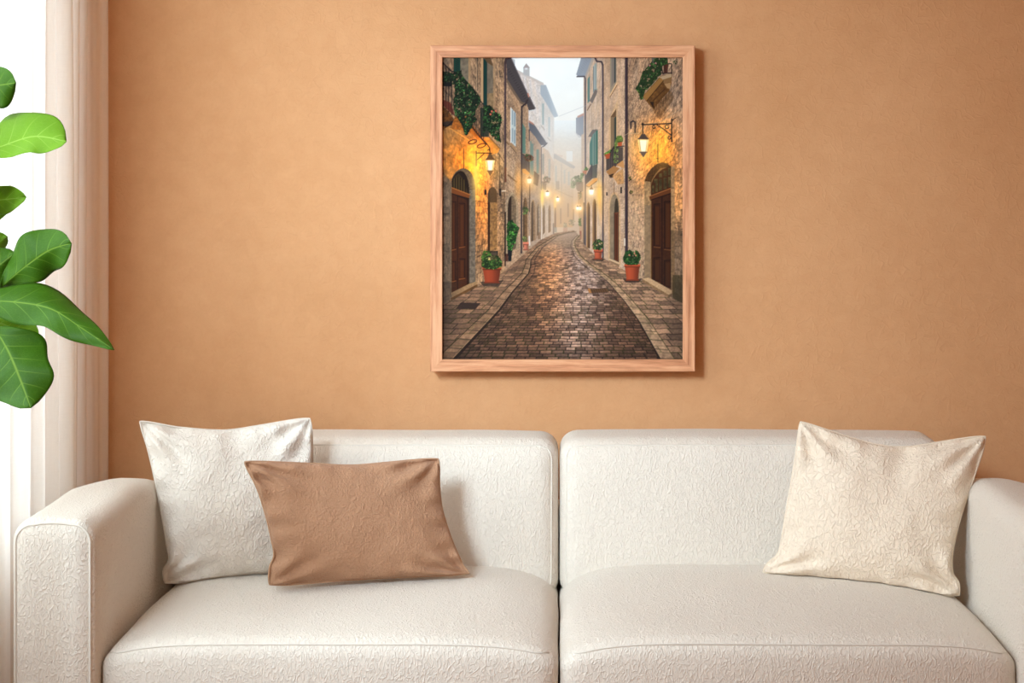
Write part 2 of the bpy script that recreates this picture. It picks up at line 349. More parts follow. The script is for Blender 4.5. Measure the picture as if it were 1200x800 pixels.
    line([(710, 185.4), (719, 171.8), (731, 171)], 1, (36, 34, 36))
    poly([(710, 201), (719, 194), (726, 197), (718.6, 205), (714, 206)], (160, 118, 70)); poly([(713, 205), (719, 203), (717.6, 208), (714.4, 208)], (70, 50, 34)); poly([(722, 193), (730, 187.4), (731, 192), (731, 197), (726, 195)], (186, 140, 86))
    poly([(717, 206), (730, 197), (731, 215), (724, 216)], (186, 134, 70), .6, tex=.4)
    leaves([(707.4, 180), (711, 177.6), (715.6, 174.6), (715, 178), (709, 183)], 50, [(92, 128, 52), (112, 146, 66)], seed=26, base=(86, 110, 52)); poly([(708.4, 181), (715, 179), (714, 185.6), (710, 186)], (168, 84, 48))
    leaves([(720.4, 166), (723, 159), (728, 158.4), (730, 162), (729, 167), (722, 171), (720.6, 180), (719, 190), (718.4, 186)], 130, [(112, 140, 60), (92, 124, 48), (136, 158, 80)], seed=27, base=(98, 118, 56)); poly([(723.6, 167), (729, 166), (728.4, 171), (724, 171)], (170, 88, 50))
    leaves([(720, 172), (725, 172), (724, 190), (719, 191)], 34, [(128, 152, 76)], seed=28, base=None)
    # R2 arched door
    poly(arch(712.6, 727, 224.6, 305, 311, 246), (188, 156, 116), .95, tex=.15); poly(arch(714.4, 725.4, 227.4, 303.4, 308, 245), (136, 120, 94), tex=.15, ts=3)
    poly(arch(719.6, 724.8, 232, 304, 307.6, 249), (66, 56, 40)); poly([(719.6, 249), (724.8, 248.6), (724.8, 307), (719.6, 304)], (94, 54, 32)); line([(719.6, 249.6), (724.8, 249)], 1.2, (116, 70, 44)); line([(722.2, 252), (722.2, 304)], .5, (60, 32, 20)); line([(719.6, 249), (719.6, 304)], .7, (52, 30, 20))
    poly([(713.6, 302.6), (725.4, 307.4), (725.4, 309.6), (713.6, 304.6)], (196, 170, 134)); poly([(713.6, 304.6), (725.4, 309.6), (725.4, 313), (713.6, 307)], (132, 108, 80))
    line([(719.6, 213), (719.4, 227)], .6, (90, 68, 46)); box(710, 225, 711.6, 229, (44, 36, 34)); box(726.6, 219, 728.6, 226.5, (44, 38, 38))
    # R1 near house, right
    R1 = house_wall(1, (172, 145, 110), .047, 91, .7)
    paint_tex([(733, 67), (800, 67), (800, 364), (770, 346), (733, 326)], R1)
    r = mask([(737, 160), (760, 160), (760, 330), (737, 318)])
    put(r[0], r[1] & (fbm(X[r[0]]/5, Y[r[0]]/3, 33) > .5), (198, 172, 134), .35)
    LR = (X > 736).astype(float)
    light(774, 178, 22, 36, (.62, .22, -.42), .95, LR); light(776, 168, 9, 22, (.5, .28, -.1), .6, LR); light(752, 190, 14, 40, (.25, .1, -.15), .8, LR)
    light(790, 235, 20, 40, (.22, .08, -.18), .8, LR)
    # top balcony R1
    box(763.4, 67, 772, 74, (104, 104, 92)); 
    poly([(752.6, 113), (774, 89), (787, 86), (786.6, 97), (784, 106), (771, 121), (765.6, 128), (760, 122), (756, 117)], (110, 76, 34), tex=.3, ts=2.4)
    poly([(772, 90), (786.8, 86), (786.8, 90), (776, 93.4)], (176, 154, 120)); poly([(776, 93.6), (786.6, 90.4), (786, 96), (778, 97.6)], (134, 104, 64)); poly([(778, 98), (785.6, 96.6), (785, 104), (781.6, 103)], (168, 136, 92))
    poly([(753, 113), (773.6, 90.4), (777, 94), (757, 118)], (150, 112, 58)); line([(757.4, 118.4), (777, 94.6)], .8, (64, 42, 18)); poly([(761, 119), (766, 119), (765.8, 127.6)], (52, 34, 16)); line([(765, 118), (779, 104)], 1.4, (80, 52, 20))
    for q in range(9): line([(767+q*2, 121-q*1.9), (767.6+q*2, 130-q*2+3*hsh(q, 1))], .9, (70, 44, 18), .6)
    poly([(764, 128), (786, 106), (790, 115), (772, 140)], (92, 62, 26), .4, tex=.6)
    line([(774.6, 74.4), (786.6, 74.6), (786.6, 86)], 1.2, (24, 22, 24)); line([(774.6, 74), (776.6, 87)], 1, (24, 22, 24)); line([(776, 85.4), (787, 85.4)], 1.2, (40, 26, 22)); poly([(777, 74), (783, 74), (782, 85), (777.6, 85)], (84, 48, 34)); line([(779, 75), (779, 85)], .6, (40, 24, 18))
    leaves([(744, 104), (749, 96), (752.6, 84), (757.6, 79), (762, 73), (770, 67), (782, 67), (782.6, 74), (776, 77), (775, 86), (770, 92), (762, 101), (756, 106), (752.6, 116), (750, 116), (748, 108)], 460, [(46, 84, 34), (62, 104, 42), (84, 124, 60), (36, 68, 38)], seed=31, base=(40, 58, 28))
    leaves([(788, 72), (792.6, 69), (793.4, 75), (789, 76)], 14, [(52, 76, 36)], seed=32, base=None); leaves([(743, 103), (748, 106), (752.6, 116), (749.5, 117)], 30, [(100, 132, 48)], seed=34, base=None)
    for x, y in ((768, 73.6), (761, 76)): line([(x, y), (x+.5, y+.5)], 1.6, (190, 130, 124))
    # pipes right
    line([(697, 67), (699, 71.6), (704.6, 72.2), (706.2, 76), (706.4, 302)], 2.0, (70, 60, 64)); line([(705.8, 78), (705.8, 300)], .5, (112, 104, 108), .7)
    line([(733.8, 67), (733.8, 300)], 3.6, (58, 44, 46)); line([(733, 67), (733, 300)], .8, (92, 78, 80), .8)
    box(730.6, 279, 732.6, 288, (196, 184, 164)); 
    line([(739, 150), (739, 143), (741.6, 141.4), (744, 143), (744, 155)], 1.8, (56, 48, 48)); line([(731, 159), (736, 156), (748, 156), (757, 146), (773, 143), (800, 126)], .6, (176, 158, 130), .8)
    line([(770.6, 169), (770.6, 190)], .9, (92, 60, 24)); line([(770, 185.6), (770.6, 186)], 1.6, (66, 44, 20))
    # R1 doorway
    ar = [(755, 212), (758, 204), (763, 197), (770, 191.6), (776, 190), (782, 191.4), (786, 195)]
    poly([(755, 334), (755, 212)] + ar + [(786, 340)], (150, 112, 64), tex=.2)
    poly([(755, 211.6)] + ar + [(786, 201), (780, 196), (774, 197), (768, 203), (763.6, 211), (762.6, 217)], (88, 60, 28), tex=.3)
    poly([(755, 212), (762.4, 213), (762.4, 331), (755, 326)], (164, 134, 92), tex=.3, ts=2); r = mask([(755, 240), (762.4, 240), (762.4, 331), (755, 326)]); put(r[0], r[1], (120, 106, 86), .5)
    poly([(762.6, 229), (762.6, 217), (765, 210), (770, 203), (776, 198), (786, 194), (786, 222)], (74, 42, 16))
    for (a, b, c, d) in ((764, 217, 766.4, 226), (768, 212, 770.6, 224.6), (772, 209.5, 775.4, 223), (777.4, 208, 781, 221), (782.6, 207, 786, 219), (766, 209.4, 770.6, 214), (772, 203, 775.6, 207.6), (777.4, 199.6, 781, 206), (782.6, 196.4, 786, 205)):
        box(a, b, c, d, (82, 70, 38), tex=.4, ts=3)
    poly([(763, 231), (786, 223), (786, 345), (763, 334)], (70, 38, 16), tex=.2, ts=2.5)
    poly([(760.6, 229.6), (786, 220), (786, 225.6), (761, 234)], (104, 60, 26)); line([(760.6, 230), (786, 220.4)], .8, (168, 110, 56)); line([(762, 234.4), (786, 226.4)], .9, (34, 16, 8))
    line([(775.6, 230), (775.6, 340)], 1.1, (34, 16, 8))
    for (a, b, c, d) in ((766, 239, 773.4, 289), (778.4, 236, 786, 292), (766, 302, 773.4, 330), (778.4, 305, 786, 337)):
        box(a, b, c, d, (58, 30, 12)); line([(a, b), (a, d), ], .8, (30, 14, 6)); line([(a, b), (c, b-.6)], .8, (30, 14, 6)); line([(a, d), (c, d+1)], 1, (124, 78, 42)); box(a+1.6, b+2.4, c-1.2, d-2.2, (84, 46, 18), .85)
    r = mask([(763, 285), (786, 285), (786, 346), (763, 336)]); put(r[0], r[1]*np.clip((Y[r[0]]-285)/60, 0, 1), (52, 34, 24), .45)
    box(786, 195, 790.4, 345, (162, 130, 88), tex=.3, ts=2); r = mask([(786, 270), (800, 270), (800, 360), (786, 348)]); put(r[0], r[1], (76, 62, 42), .45); r = mask([(788, 322), (800, 322), (800, 357), (788, 348)]); put(r[0], r[1], (44, 42, 18), .5)
    poly([(752.6, 326.4), (760, 325), (787, 340), (787, 344), (782.6, 345.4)], (190, 160, 120), tex=.15); poly([(752.6, 326.6), (783, 345), (783, 348.6), (752.6, 330.4)], (140, 112, 78), tex=.25); poly([(783, 345.4), (787, 343.6), (787, 346.6), (783, 348.6)], (112, 90, 62))
    # ================= ground
    kl = [(529, 421), (552, 396.5), (575, 372), (584, 362), (599, 341.6), (611, 328), (618, 320), (620.4, 312), (621, 304), (632, 289.5), (651.5, 276.5), (664, 272.6), (674, 271)]
    kr = [(678, 275), (671.6, 282), (671, 288), (676.5, 299.6), (687, 309.6), (700, 319), (714, 331), (732, 352), (749, 375), (767, 407), (775, 421)]
    baseL = [(518, 357), (560, 335.5), (590, 318.5), (610, 301), (620, 292), (633, 281), (650, 273), (672, 269.5)]
    baseR = [(680, 274), (680.6, 282), (694, 296), (714, 306), (733, 317), (753, 330), (783, 348), (800, 355)]
    hz = np.maximum(Y-262, 1.0)
    # road
    rowi = (140/3.4)*np.log(np.maximum(.45+3.4*(Y-280)/140, .08))
    wob = .25*(vnoise(X/9, Y/5, 3)-.5)
    rr = rowi+wob; row = np.floor(rr); fr = rr-row
    lat = (X-668)/hz/.087 + hsh(row, 2)*7; lat = lat*(.86+.3*hsh(row, 5))
    cell = np.floor(lat); fl = lat-cell
    tone = hsh(cell, row, 4)
    big = np.clip((Y-300)/90, 0, 1)
    jr = np.clip(1-np.minimum(fr, 1-fr)/.17, 0, 1); jc = np.clip(1-np.minimum(fl, 1-fl)/.09, 0, 1)
    joint = np.maximum(jr, jc)*(.36+.6*big)
    sheen = np.exp(-((X-690+.12*(Y-280))/30)**2)*np.clip((Y-268)/30, 0, 1)*np.exp(-((Y-300)/145)**2)
    warm = np.exp(-((X-646+.02*(Y-290))/(12+.13*(Y-270)))**2)*np.exp(-((Y-312)/58)**2)
    base = np.array([101, 75, 55])*(1+.45*(tone[..., None]-.5))*(1+.5*(fbm(X/1.6, Y/1.0, 5)-.5))[..., None]
    tb = np.clip(.42+.5*(tone-.4)+.7*(fbm(X/3, Y/1.2, 12)-.5), .15, 1.1)[..., None]
    base = base + sheen[..., None]*np.array([126, 132, 138])*tb + warm[..., None]*np.array([150, 98, 52])*tb
    topl = np.clip(1-np.abs(fr-.3)/.2, 0, 1)*big
    base = base*(1+.22*topl[..., None])
    dist = np.clip((300-Y)/26, 0, 1)[..., None]
    base = base*(1-dist*.7) + np.array([164, 144, 124])*dist*.7
    moss = (fbm(X/8, Y/6, 77) > .52)[..., None]
    jc_col = np.where(moss, np.array([44, 46, 20]), np.array([34, 27, 22]))
    roadc = base*(1-joint[..., None]) + jc_col*joint[..., None]
    shade = np.clip((Y-395)/40, 0, 1)*.18 + np.clip((np.abs(X-668)-70)/110, 0, 1)*.3
    roadc = roadc*(1-shade[..., None])
    poly([(518, 357), (800, 355), (800, 421), (518, 421)], (60, 48, 38))
    paint_tex(kl + kr, roadc)
    # pavements
    def pavement(pts, kerb, k, tint):
        lat = (X-668)/hz
        di = 34*np.log(np.maximum(Y-268, 2))/1.0
        row = np.floor(di*.55+.2*(vnoise(X/10, Y/10, k)-.5)); fr = di*.55+.2*(vnoise(X/10, Y/10, k)-.5)-row
        ll = lat/.17+hsh(row, 1, k)*.9; c = np.floor(ll); fl = ll-c
        tone = hsh(c, row, k+1)
        j = np.maximum(np.clip(1-np.minimum(fr, 1-fr)/.10, 0, 1), np.clip(1-np.minimum(fl, 1-fl)/.05, 0, 1))
        j = j*np.clip((Y-280)/50, .15, .9)
        col = np.array(tint)*(1+.5*(tone[..., None]-.5))*(1+.5*(fbm(X/1.8, Y/1.2, k+3)-.5))[..., None]
        mossj = (fbm(X/9, Y/8, k+6) > .47)[..., None]
        col = col*(1-j[..., None])+np.where(mossj, np.array([42, 48, 16]), np.array([36, 29, 22]))*j[..., None]
        paint_tex(pts, np.clip(col, 0, 255))
    pavement(baseL + kl[::-1] + [(518, 421)], kl, 11, (128, 99, 74))
    pavement(baseR[::-1] + kr + [(800, 421)], kr, 14, (144, 116, 90))
    r = mask([(518, 330), (560, 330), (560, 421), (518, 421)]); put(r[0], r[1]*np.clip((545-X[r[0]])/26, 0, 1), (48, 38, 30), .45)
    r = mask([(770, 330), (800, 330), (800, 421), (770, 421)]); put(r[0], r[1]*np.clip((X[r[0]]-770)/36, 0, 1), (52, 40, 28), .35)
    r = mask([(560, 300), (612, 300), (604, 345), (560, 360)]); put(r[0], r[1]*np.exp(-((X[r[0]]-590)/22)**2), (150, 120, 92), .25)
    # kerb stones: pale top, dark riser towards the road
    def shift(pts, f, dy=0): return [(x+f*max(y-262, 4), y+dy) for x, y in pts]
    def strip(a, b, col, alpha, **kw): poly(a+b[::-1], col, alpha, **kw)
    strip(kl, shift(kl, -.115), (158, 126, 92), .45, tex=.35, ts=3); strip(kr, shift(kr, .10), (186, 158, 122), .5, tex=.35, ts=3)
    strip(kl, shift(kl, .035), (36, 26, 18), .8); strip(kr, shift(kr, -.018), (34, 26, 20), .75)
    line(kl, .9, (196, 160, 118), .55); line(kr, .8, (206, 180, 144), .5)
    line(shift(kl, -.115), .8, (44, 40, 20), .8); line(shift(kr, .10), .8, (48, 52, 20), .8)
    line(shift(kl, .13), .8, (40, 32, 24), .6); line(shift(kr, -.10), .7, (38, 34, 22), .55)
    for q in range(26):
        y = 276+q*q*.23
        xl = np.interp(-y, [-p[1] for p in kl], [p[0] for p in kl]); xr = np.interp(y, [p[1] for p in kr], [p[0] for p in kr])
        d = y-262
        line([(xl-.115*d, y-.01*d), (xl, y)], .5+.004*d, (52, 42, 30), .6); line([(xr, y), (xr+.10*d, y+.01*d)], .5+.004*d, (60, 52, 36), .55)
    poly([(540, 354), (563, 355), (557, 362), (534, 361.5)], (52, 38, 30)); 
    for q in range(6): line([(540.6-q*1.1, 355+q*1.2), (562-q*1.1, 355.6+q*1.2)], .4, (84, 66, 54), .8)
    poly([(688, 338), (710, 337.6), (713.6, 342.4), (690, 343)], (98, 72, 46)); 
    for q in range(8): line([(690+q*2.6, 338), (692+q*2.7, 343)], .5, (44, 34, 26), .7)
    poly([(688.5, 338), (691, 338), (693, 343), (690, 343)], (188, 132, 72), .8)
    # ================= pots and plants
    def pot(x0, x1, y0, y1, taper, col):
        poly([(x0, y0+1), (x1, y0+1), (x1-taper, y1), (x0+taper, y1)], col)
        r = mask([(x0, y0), (x1, y0), (x1-taper, y1), (x0+taper, y1)])
        if r: put(r[0], r[1]*np.clip((X[r[0]]-(x0+(x1-x0)*.55))/((x1-x0)*.45), 0, 1), np.array(col)*.55, .8); put(r[0], r[1]*np.clip(1-np.abs(X[r[0]]-(x0+(x1-x0)*.3))/((x1-x0)*.3), 0, 1), np.minimum(np.array(col)*1.3, 255), .35)
        box(x0-.6, y0-.8, x1+.6, y0+1.8, np.array(col)*1.08); line([(x0-.4, y0+2), (x1+.4, y0+2)], .8, np.array(col)*.5); line([(x0-.5, y0-.8), (x1+.5, y0-.8)], .6, np.array(col)*1.3)
        line([(x0+taper-.6, y1), (x1-taper+.6, y1)], 1.6, np.array(col)*.8)
    poly([(562, 330), (590, 328), (584, 336), (566, 335)], (36, 28, 22), .6)
    box(573.6, 294, 583.4, 301, (36, 32, 28)); box(575, 295.4, 582.4, 300, (84, 68, 50))
    pot(565.6, 586.6, 313.6, 331, 2.6, (142, 64, 34))
    leaves([(563.6, 300), (567, 293.6), (573, 293.6), (576, 300), (570, 305), (564, 306)], 110, [(92, 124, 46), (70, 104, 40)], seed=41, base=(50, 66, 26))
    leaves([(564, 308), (568, 301.4), (576, 298.6), (584, 300), (588, 306), (588, 312), (581, 315), (570, 315), (564.6, 312.6)], 260, [(44, 72, 26), (70, 104, 40), (98, 132, 56), (34, 56, 24)], seed=42, base=(30, 44, 18))
    leaves([(569, 302), (575, 299), (582, 300.4), (581, 304), (572, 305)], 50, [(186, 168, 104), (166, 150, 84)], seed=43, base=None)
    poly([(594.6, 292), (600, 293), (599, 306), (595.6, 306)], (24, 28, 28)); box(592.6, 297, 595, 306, (84, 48, 32))
    leaves([(594, 262), (597, 258), (600.4, 258.4), (604, 263), (608.6, 266.6), (606, 274), (604.6, 281), (601, 289), (599, 294), (595, 292), (593.6, 280)], 300, [(42, 92, 30), (60, 120, 40), (34, 74, 30), (90, 142, 62)], seed=44, base=(24, 50, 20))
    leaves([(612.6, 243), (616, 241.6), (619.6, 246), (617, 250.6), (613, 251)], 50, [(92, 112, 54), (72, 92, 46)], seed=45, base=(84, 86, 48)); leaves([(612.6, 278), (615, 276), (617.6, 279), (617, 284), (613, 284)], 30, [(104, 116, 62)], seed=46, base=(96, 92, 56))
    pot(613.2, 619, 284.6, 292.4, .8, (176, 106, 80)); line([(620, 277), (620.4, 287)], 1.6, (206, 196, 184)); box(649.5, 266, 652.5, 272, (118, 122, 112), .8)
    box(659.6, 266, 664.6, 271, (166, 122, 96), .7); leaves([(660, 261), (664, 261), (664, 266), (660, 266)], 24, [(134, 128, 96)], seed=47, base=None); leaves([(666, 258), (671, 255), (674, 259), (672, 264), (667, 263)], 46, [(136, 128, 94), (118, 116, 84)], seed=48, base=None)
    poly([(693, 303), (709, 303), (706, 305.6), (695, 305)], (40, 32, 26), .6)
    pot(696, 705.4, 293, 303, 1.2, (164, 84, 54)); leaves([(693.4, 287), (697, 281.6), (702, 279.6), (706.4, 283), (707, 289), (703, 292.6), (696, 292)], 130, [(62, 88, 42), (84, 112, 58), (48, 70, 36)], seed=49, base=(42, 56, 30))
    for x, y in ((702, 285), (704.6, 284.6), (699, 287)): line([(x, y), (x+.4, y+.3)], 1.3, (196, 158, 120))
    poly([(730, 327), (753, 326), (748, 331), (733, 331)], (36, 30, 24), .6)
    pot(732, 749.4, 310.6, 328, 2.2, (156, 74, 42)); leaves([(729.6, 302), (733, 295), (738, 292), (741, 295), (746, 293.6), (750.6, 297), (750, 304), (747, 310), (735, 310), (730.6, 307)], 260, [(44, 82, 36), (62, 104, 44), (34, 62, 32), (84, 124, 60)], seed=50, base=(30, 52, 24))
    for x, y in ((737, 298.5), (743, 296.6), (744.6, 299)): line([(x, y), (x+.5, y+.4)], 1.6, (196, 132, 104))
    leaves([(736.6, 207), (740, 207), (740, 212), (737, 212)], 10, [(96, 92, 40)], seed=51, base=None); leaves([(737, 223), (741, 222), (741, 227), (738, 227)], 12, [(88, 88, 38)], seed=52, base=None)
    # ================= mist down the lane
    fx = np.exp(-((X-662)/26)**2)
    fy = np.clip((Y-90)/90, .25, 1)*np.exp(-(np.maximum(Y-262, 0)/26)**2)
    wm = np.clip((Y-150)/80, 0, 1)[..., None]
    fogc = np.array([220, 227, 229])*(1-wm)+np.array([198, 174, 146])*wm
    a = (.56*fx*fy)[..., None]
    C[:] = C*(1-a)+fogc*a
    a = (.26*np.exp(-((X-648)/34)**2-((Y-215)/60)**2))[..., None]
    C[:] = C*(1-a)+np.array([206, 190, 166])*a
    # contrast towards the near sides
    v = np.clip((np.abs(X-662)-70)/90, 0, 1)*.10
    C[:] *= (1-v)[..., None]
    # ================= lamps
    AM = (255, 196, 96)
    def lantern(cx, top, wid, gh, cap, fin, dark=(58, 42, 30), lit=(255, 244, 205)):
        poly([(cx-wid*.5, top), (cx+wid*.5, top), (cx+wid*.3, top+gh), (cx-wid*.3, top+gh)], (250, 214, 136))
        poly([(cx-wid*.34, top+.5), (cx+wid*.38, top+.5), (cx+wid*.2, top+gh-.5), (cx-wid*.18, top+gh-.5)], lit)
        line([(cx-wid*.34, top), (cx-wid*.2, top+gh)], .6, (176, 126, 66), .8); line([(cx+wid*.32, top), (cx+wid*.2, top+gh)], .6, (196, 150, 86), .7)
        poly([(cx-wid*.62, top+.6), (cx-wid*.3, top-cap*.45), (cx-wid*.14, top-cap), (cx+wid*.14, top-cap), (cx+wid*.32, top-cap*.45), (cx+wid*.62, top+.4), (cx+wid*.55, top-.6), (cx-wid*.55, top-.4)], dark)
        line([(cx-wid*.32, top+gh), (cx+wid*.32, top+gh)], 1, dark)
        poly([(cx-wid*.3, top+gh), (cx+wid*.3, top+gh), (cx+.6, top+gh+fin), (cx-.6, top+gh+fin)], tuple(np.array(dark)*1.3))
    glow(574, 194, 15, 17, AM, .42); glow(754, 170, 17, 18, AM, .42)
    line([(558, 179), (576, 179.4)], 1.1, (52, 32, 18)); line([(557.8, 177), (557.8, 194)], 1.2, (58, 36, 18)); line([(559, 187), (567, 180)], .9, (58, 36, 18)); line([(570, 168), (573.6, 173), (574, 180)], 1.1, (46, 30, 18)); line([(571, 176), (573, 174.5), (573.5, 177)], .8, (46, 30, 18))
    lantern(574.2, 187.6, 11, 12.4, 7.4, 5.6, (104, 76, 44))
    line([(752.6, 146), (787, 144.4)], 1.4, (30, 26, 26)); line([(786.8, 139.6), (786.8, 165.6)], 1.6, (34, 28, 26)); line([(753, 144), (753, 156)], 1.2, (36, 30, 28)); line([(752.4, 145.4), (753.4, 145.4)], 2.4, (36, 30, 28)); line([(770, 146.4), (778, 151.5), (786, 158)], 1.1, (34, 28, 26))
    for cx, cy, rr_ in ((766, 148.6, 1.8), (781.4, 148.4, 2.2), (784, 161.4, 1.6)):
        th = np.linspace(0, 5.2, 12); line([(cx+rr_*np.cos(q), cy+rr_*np.sin(q)) for q in th], .9, (34, 28, 26))
    line([(787, 141), (791.6, 138)], .8, (40, 32, 28))
    lantern(753.6, 163.4, 13.6, 14.6, 6.8, 5.6, (84, 70, 58))
    for cx, cy, s, ga in ((620, 211.6, 1.0, .75), (641.2, 227, .85, .7), (653.2, 233.4, .7, .6), (692.8, 224.6, 1.1, .7), (679.4, 243.8, .7, .6), (676.6, 243.6, .6, .4)):
        glow(cx, cy, 11*s, 12*s, (255, 200, 120), ga*.62); glow(cx, cy, 4*s, 4.6*s, (255, 240, 200), .9)
        poly([(cx-2.6*s, cy-2.4*s), (cx+2.6*s, cy-2.4*s), (cx+1.7*s, cy+2.8*s), (cx-1.7*s, cy+2.8*s)], (255, 250, 226))
        poly([(cx-2.8*s, cy-2.3*s), (cx, cy-5.5*s), (cx+2.8*s, cy-2.3*s)], (150, 112, 72), .7)
    glow(635.2, 231, 2, 10, (255, 216, 120), .85); glow(650.2, 238, 1.6, 8, (255, 210, 130), .6); glow(702, 228, 3.4, 16, (255, 206, 104), .75); glow(704, 245, 3, 20, (240, 180, 96), .4)
    glow(616, 212, 9, 12, (236, 168, 84), .35); glow(607, 215, 4, 18, (236, 170, 84), .5); glow(557.4, 206, 4.2, 26, (255, 208, 104), .75); glow(551, 186, 8, 10, (232, 168, 76), .4); glow(776, 178, 8, 20, (250, 190, 86), .42)
    line([(690, 122), (655, 136)], .5, (170, 178, 182), .6)
    # ================= down to the paper grid
    C[:] = np.clip(C, 0, 255)
    f = 2
    Wd, Hd = W//f, H//f
    D = C[:Hd*f, :Wd*f].reshape(Hd, f, Wd, f, 3).mean((1, 3))
    return D                                   # display values 0..255, top row first
import bpy, bmesh, math, random
from mathutils import Vector, Matrix, noise
PI = math.pi
C = bpy.context.scene.collection
F = 2045.0            # focal length in pixels of the 1200-wide frame
VX, VY = 655.0, 191.0  # where the eye line meets the back wall
EYE = 1.48
def at(px, py, d):
    """point of the room seen at a pixel of the photograph, at depth d from the eye"""
    return Vector(((px-VX)*d/F, d, EYE-(py-VY)*d/F))

# ---------------------------------------------------------------- object helpers
def empty(name, label, cat, loc=(0, 0, 0), group=None):
    o = bpy.data.objects.new(name, None); C.objects.link(o)
    o.location = loc; o['label'] = label; o['category'] = cat
    o.empty_display_size = .05
    if group: o['group'] = group
    return o
def mesh_obj(name, verts, faces, mat, parent=None, smooth=True, uvs=None):
    me = bpy.data.meshes.new(name)
    base = Vector((0, 0, 0))
    p = parent
    while p is not None:
        base += p.location; p = p.parent
    me.from_pydata([tuple(Vector(v)-base) for v in verts], [], faces)
    if smooth: me.polygons.foreach_set('use_smooth', [True]*len(me.polygons))
    if uvs:
        l = me.uv_layers.new(name='UVMap')
        for lp in me.loops: l.data[lp.index].uv = uvs[lp.vertex_index]
    bm = bmesh.new(); bm.from_mesh(me); bmesh.ops.recalc_face_normals(bm, faces=bm.faces); bm.to_mesh(me); bm.free()
    me.update()
    o = bpy.data.objects.new(name, me); C.objects.link(o)
    if mat: me.materials.append(mat)
    if parent is not None: o.parent = parent
    return o
def solid_of(o):
    from mathutils.bvhtree import BVHTree
    off = Vector((0, 0, 0)); p = o.parent
    while p is not None: off += p.location; p = p.parent
    return BVHTree.FromPolygons([v.co+off for v in o.data.vertices], [tuple(p.vertices) for p in o.data.polygons])
SOLIDS = []
def settle(V, gap=.0025):
    """cloth gives way where it rests on something: vertices inside a solid move out to its surface"""
    for it in range(3):
        for t in SOLIDS:
            for i, v in enumerate(V):
                h = t.find_nearest(v, .09)
                if h[0] is None: continue
                s = (v-h[0]).dot(h[1])
                if s < gap: 
                    if s < 0 or h[3] < gap: V[i] = h[0]+h[1]*gap
    return V
def struct(o): o['kind'] = 'structure'; return o
def boxv(x0, x1, y0, y1, z0, z1):
    v = [(x, y, z) for x in (x0, x1) for y in (y0, y1) for z in (z0, z1)]
    f = [(0, 1, 3, 2), (4, 6, 7, 5), (0, 4, 5, 1), (2, 3, 7, 6), (0, 2, 6, 4), (1, 5, 7, 3)]
    return v, f
def boxes(name, lst, mat, parent=None):
    V = []; Fc = []
    for b in lst:
        v, f = boxv(*b); n = len(V); V += v; Fc += [tuple(i+n for i in q) for q in f]
    return mesh_obj(name, V, Fc, mat, parent, smooth=False)
def tube(pts, r, n=8, closed=False, radii=None):
    pts = [Vector(p) for p in pts]; V = []; Fc = []
    N = len(pts); up = None
    for i, p in enumerate(pts):
        a = pts[(i-1) % N] if (closed or i > 0) else p; b = pts[(i+1) % N] if (closed or i < N-1) else p
        t = (b-a).normalized()
        if up is None: up = t.orthogonal().normalized()
        up = (up-t*up.dot(t)).normalized(); w = t.cross(up)
        rr = radii[i] if radii else r
        for k in range(n):
            q = 2*PI*k/n; V.append(p+up*math.cos(q)*rr+w*math.sin(q)*rr)
    for i in range(N if closed else N-1):
        j = (i+1) % N
        for k in range(n): Fc.append((i*n+k, i*n+(k+1) % n, j*n+(k+1) % n, j*n+k))
    if not closed:
        Fc.append(tuple(range(n))); Fc.append(tuple((N-1)*n+k for k in range(n))[::-1])
    return V, Fc
def lathe(prof, c, n=32):
    V = []; Fc = []
    for r, z in prof:
        for k in range(n): V.append((c[0]+r*math.cos(2*PI*k/n), c[1]+r*math.sin(2*PI*k/n), c[2]+z))
    for i in range(len(prof)-1):
        for k in range(n): Fc.append((i*n+k, i*n+(k+1) % n, (i+1)*n+(k+1) % n, (i+1)*n+k))
    Fc.append(tuple(range(n))); Fc.append(tuple((len(prof)-1)*n+k for k in range(n)))
    return V, Fc
def axis_pts(h, r, n):
    """coordinates on [-h, h], close together inside the rounded edge"""
    e = [-h+r*(1-math.cos(PI/2*i/5)) for i in range(5)]
    m = [-h+r+(2*h-2*r)*i/n for i in range(n+1)]
    return e + m + [-x for x in e[::-1]]
def soft_box(c, half, r, n=(24, 12, 8), deform=None):
    """rounded block: surface grid of a box pulled onto its rounded edges, then deformed"""
    ax = [axis_pts(half[i], r[i] if isinstance(r, (tuple, list)) else r, n[i]) for i in range(3)]
    R = r if isinstance(r, (tuple, list)) else (r, r, r)
    idx = {}; V = []; Fc = []
    def vid(p):
        k = (round(p[0], 6), round(p[1], 6), round(p[2], 6))
        if k not in idx:
            q = [max(-half[i]+R[i], min(half[i]-R[i], p[i])) for i in range(3)]
            d = [(p[i]-q[i])/R[i] for i in range(3)]
            L = math.sqrt(sum(x*x for x in d))
            if L > 1e-9:
                m = max(abs(x) for x in d)
                # spread the grid evenly over the quarter round
                d = [x/L for x in d]
            s = Vector((q[0]+d[0]*R[0], q[1]+d[1]*R[1], q[2]+d[2]*R[2]))
            idx[k] = len(V); V.append(s)
        return idx[k]
    for a in range(3):
        b, e = (a+1) % 3, (a+2) % 3
        for sgn in (-1, 1):
            for i in range(len(ax[b])-1):
                for j in range(len(ax[e])-1):
                    f = []
                    for (ii, jj) in ((i, j), (i+1, j), (i+1, j+1), (i, j+1)):
                        p = [0, 0, 0]; p[a] = sgn*half[a]; p[b] = ax[b][ii]; p[e] = ax[e][jj]
                        f.append(vid(p))
                    Fc.append(tuple(f if sgn > 0 else f[::-1]))
    out = []
    for v in V:
        p = v.copy()
        if deform: p = deform(p, v.x/half[0], v.y/half[1], v.z/half[2])
        out.append(p+Vector(c))
    return out, Fc

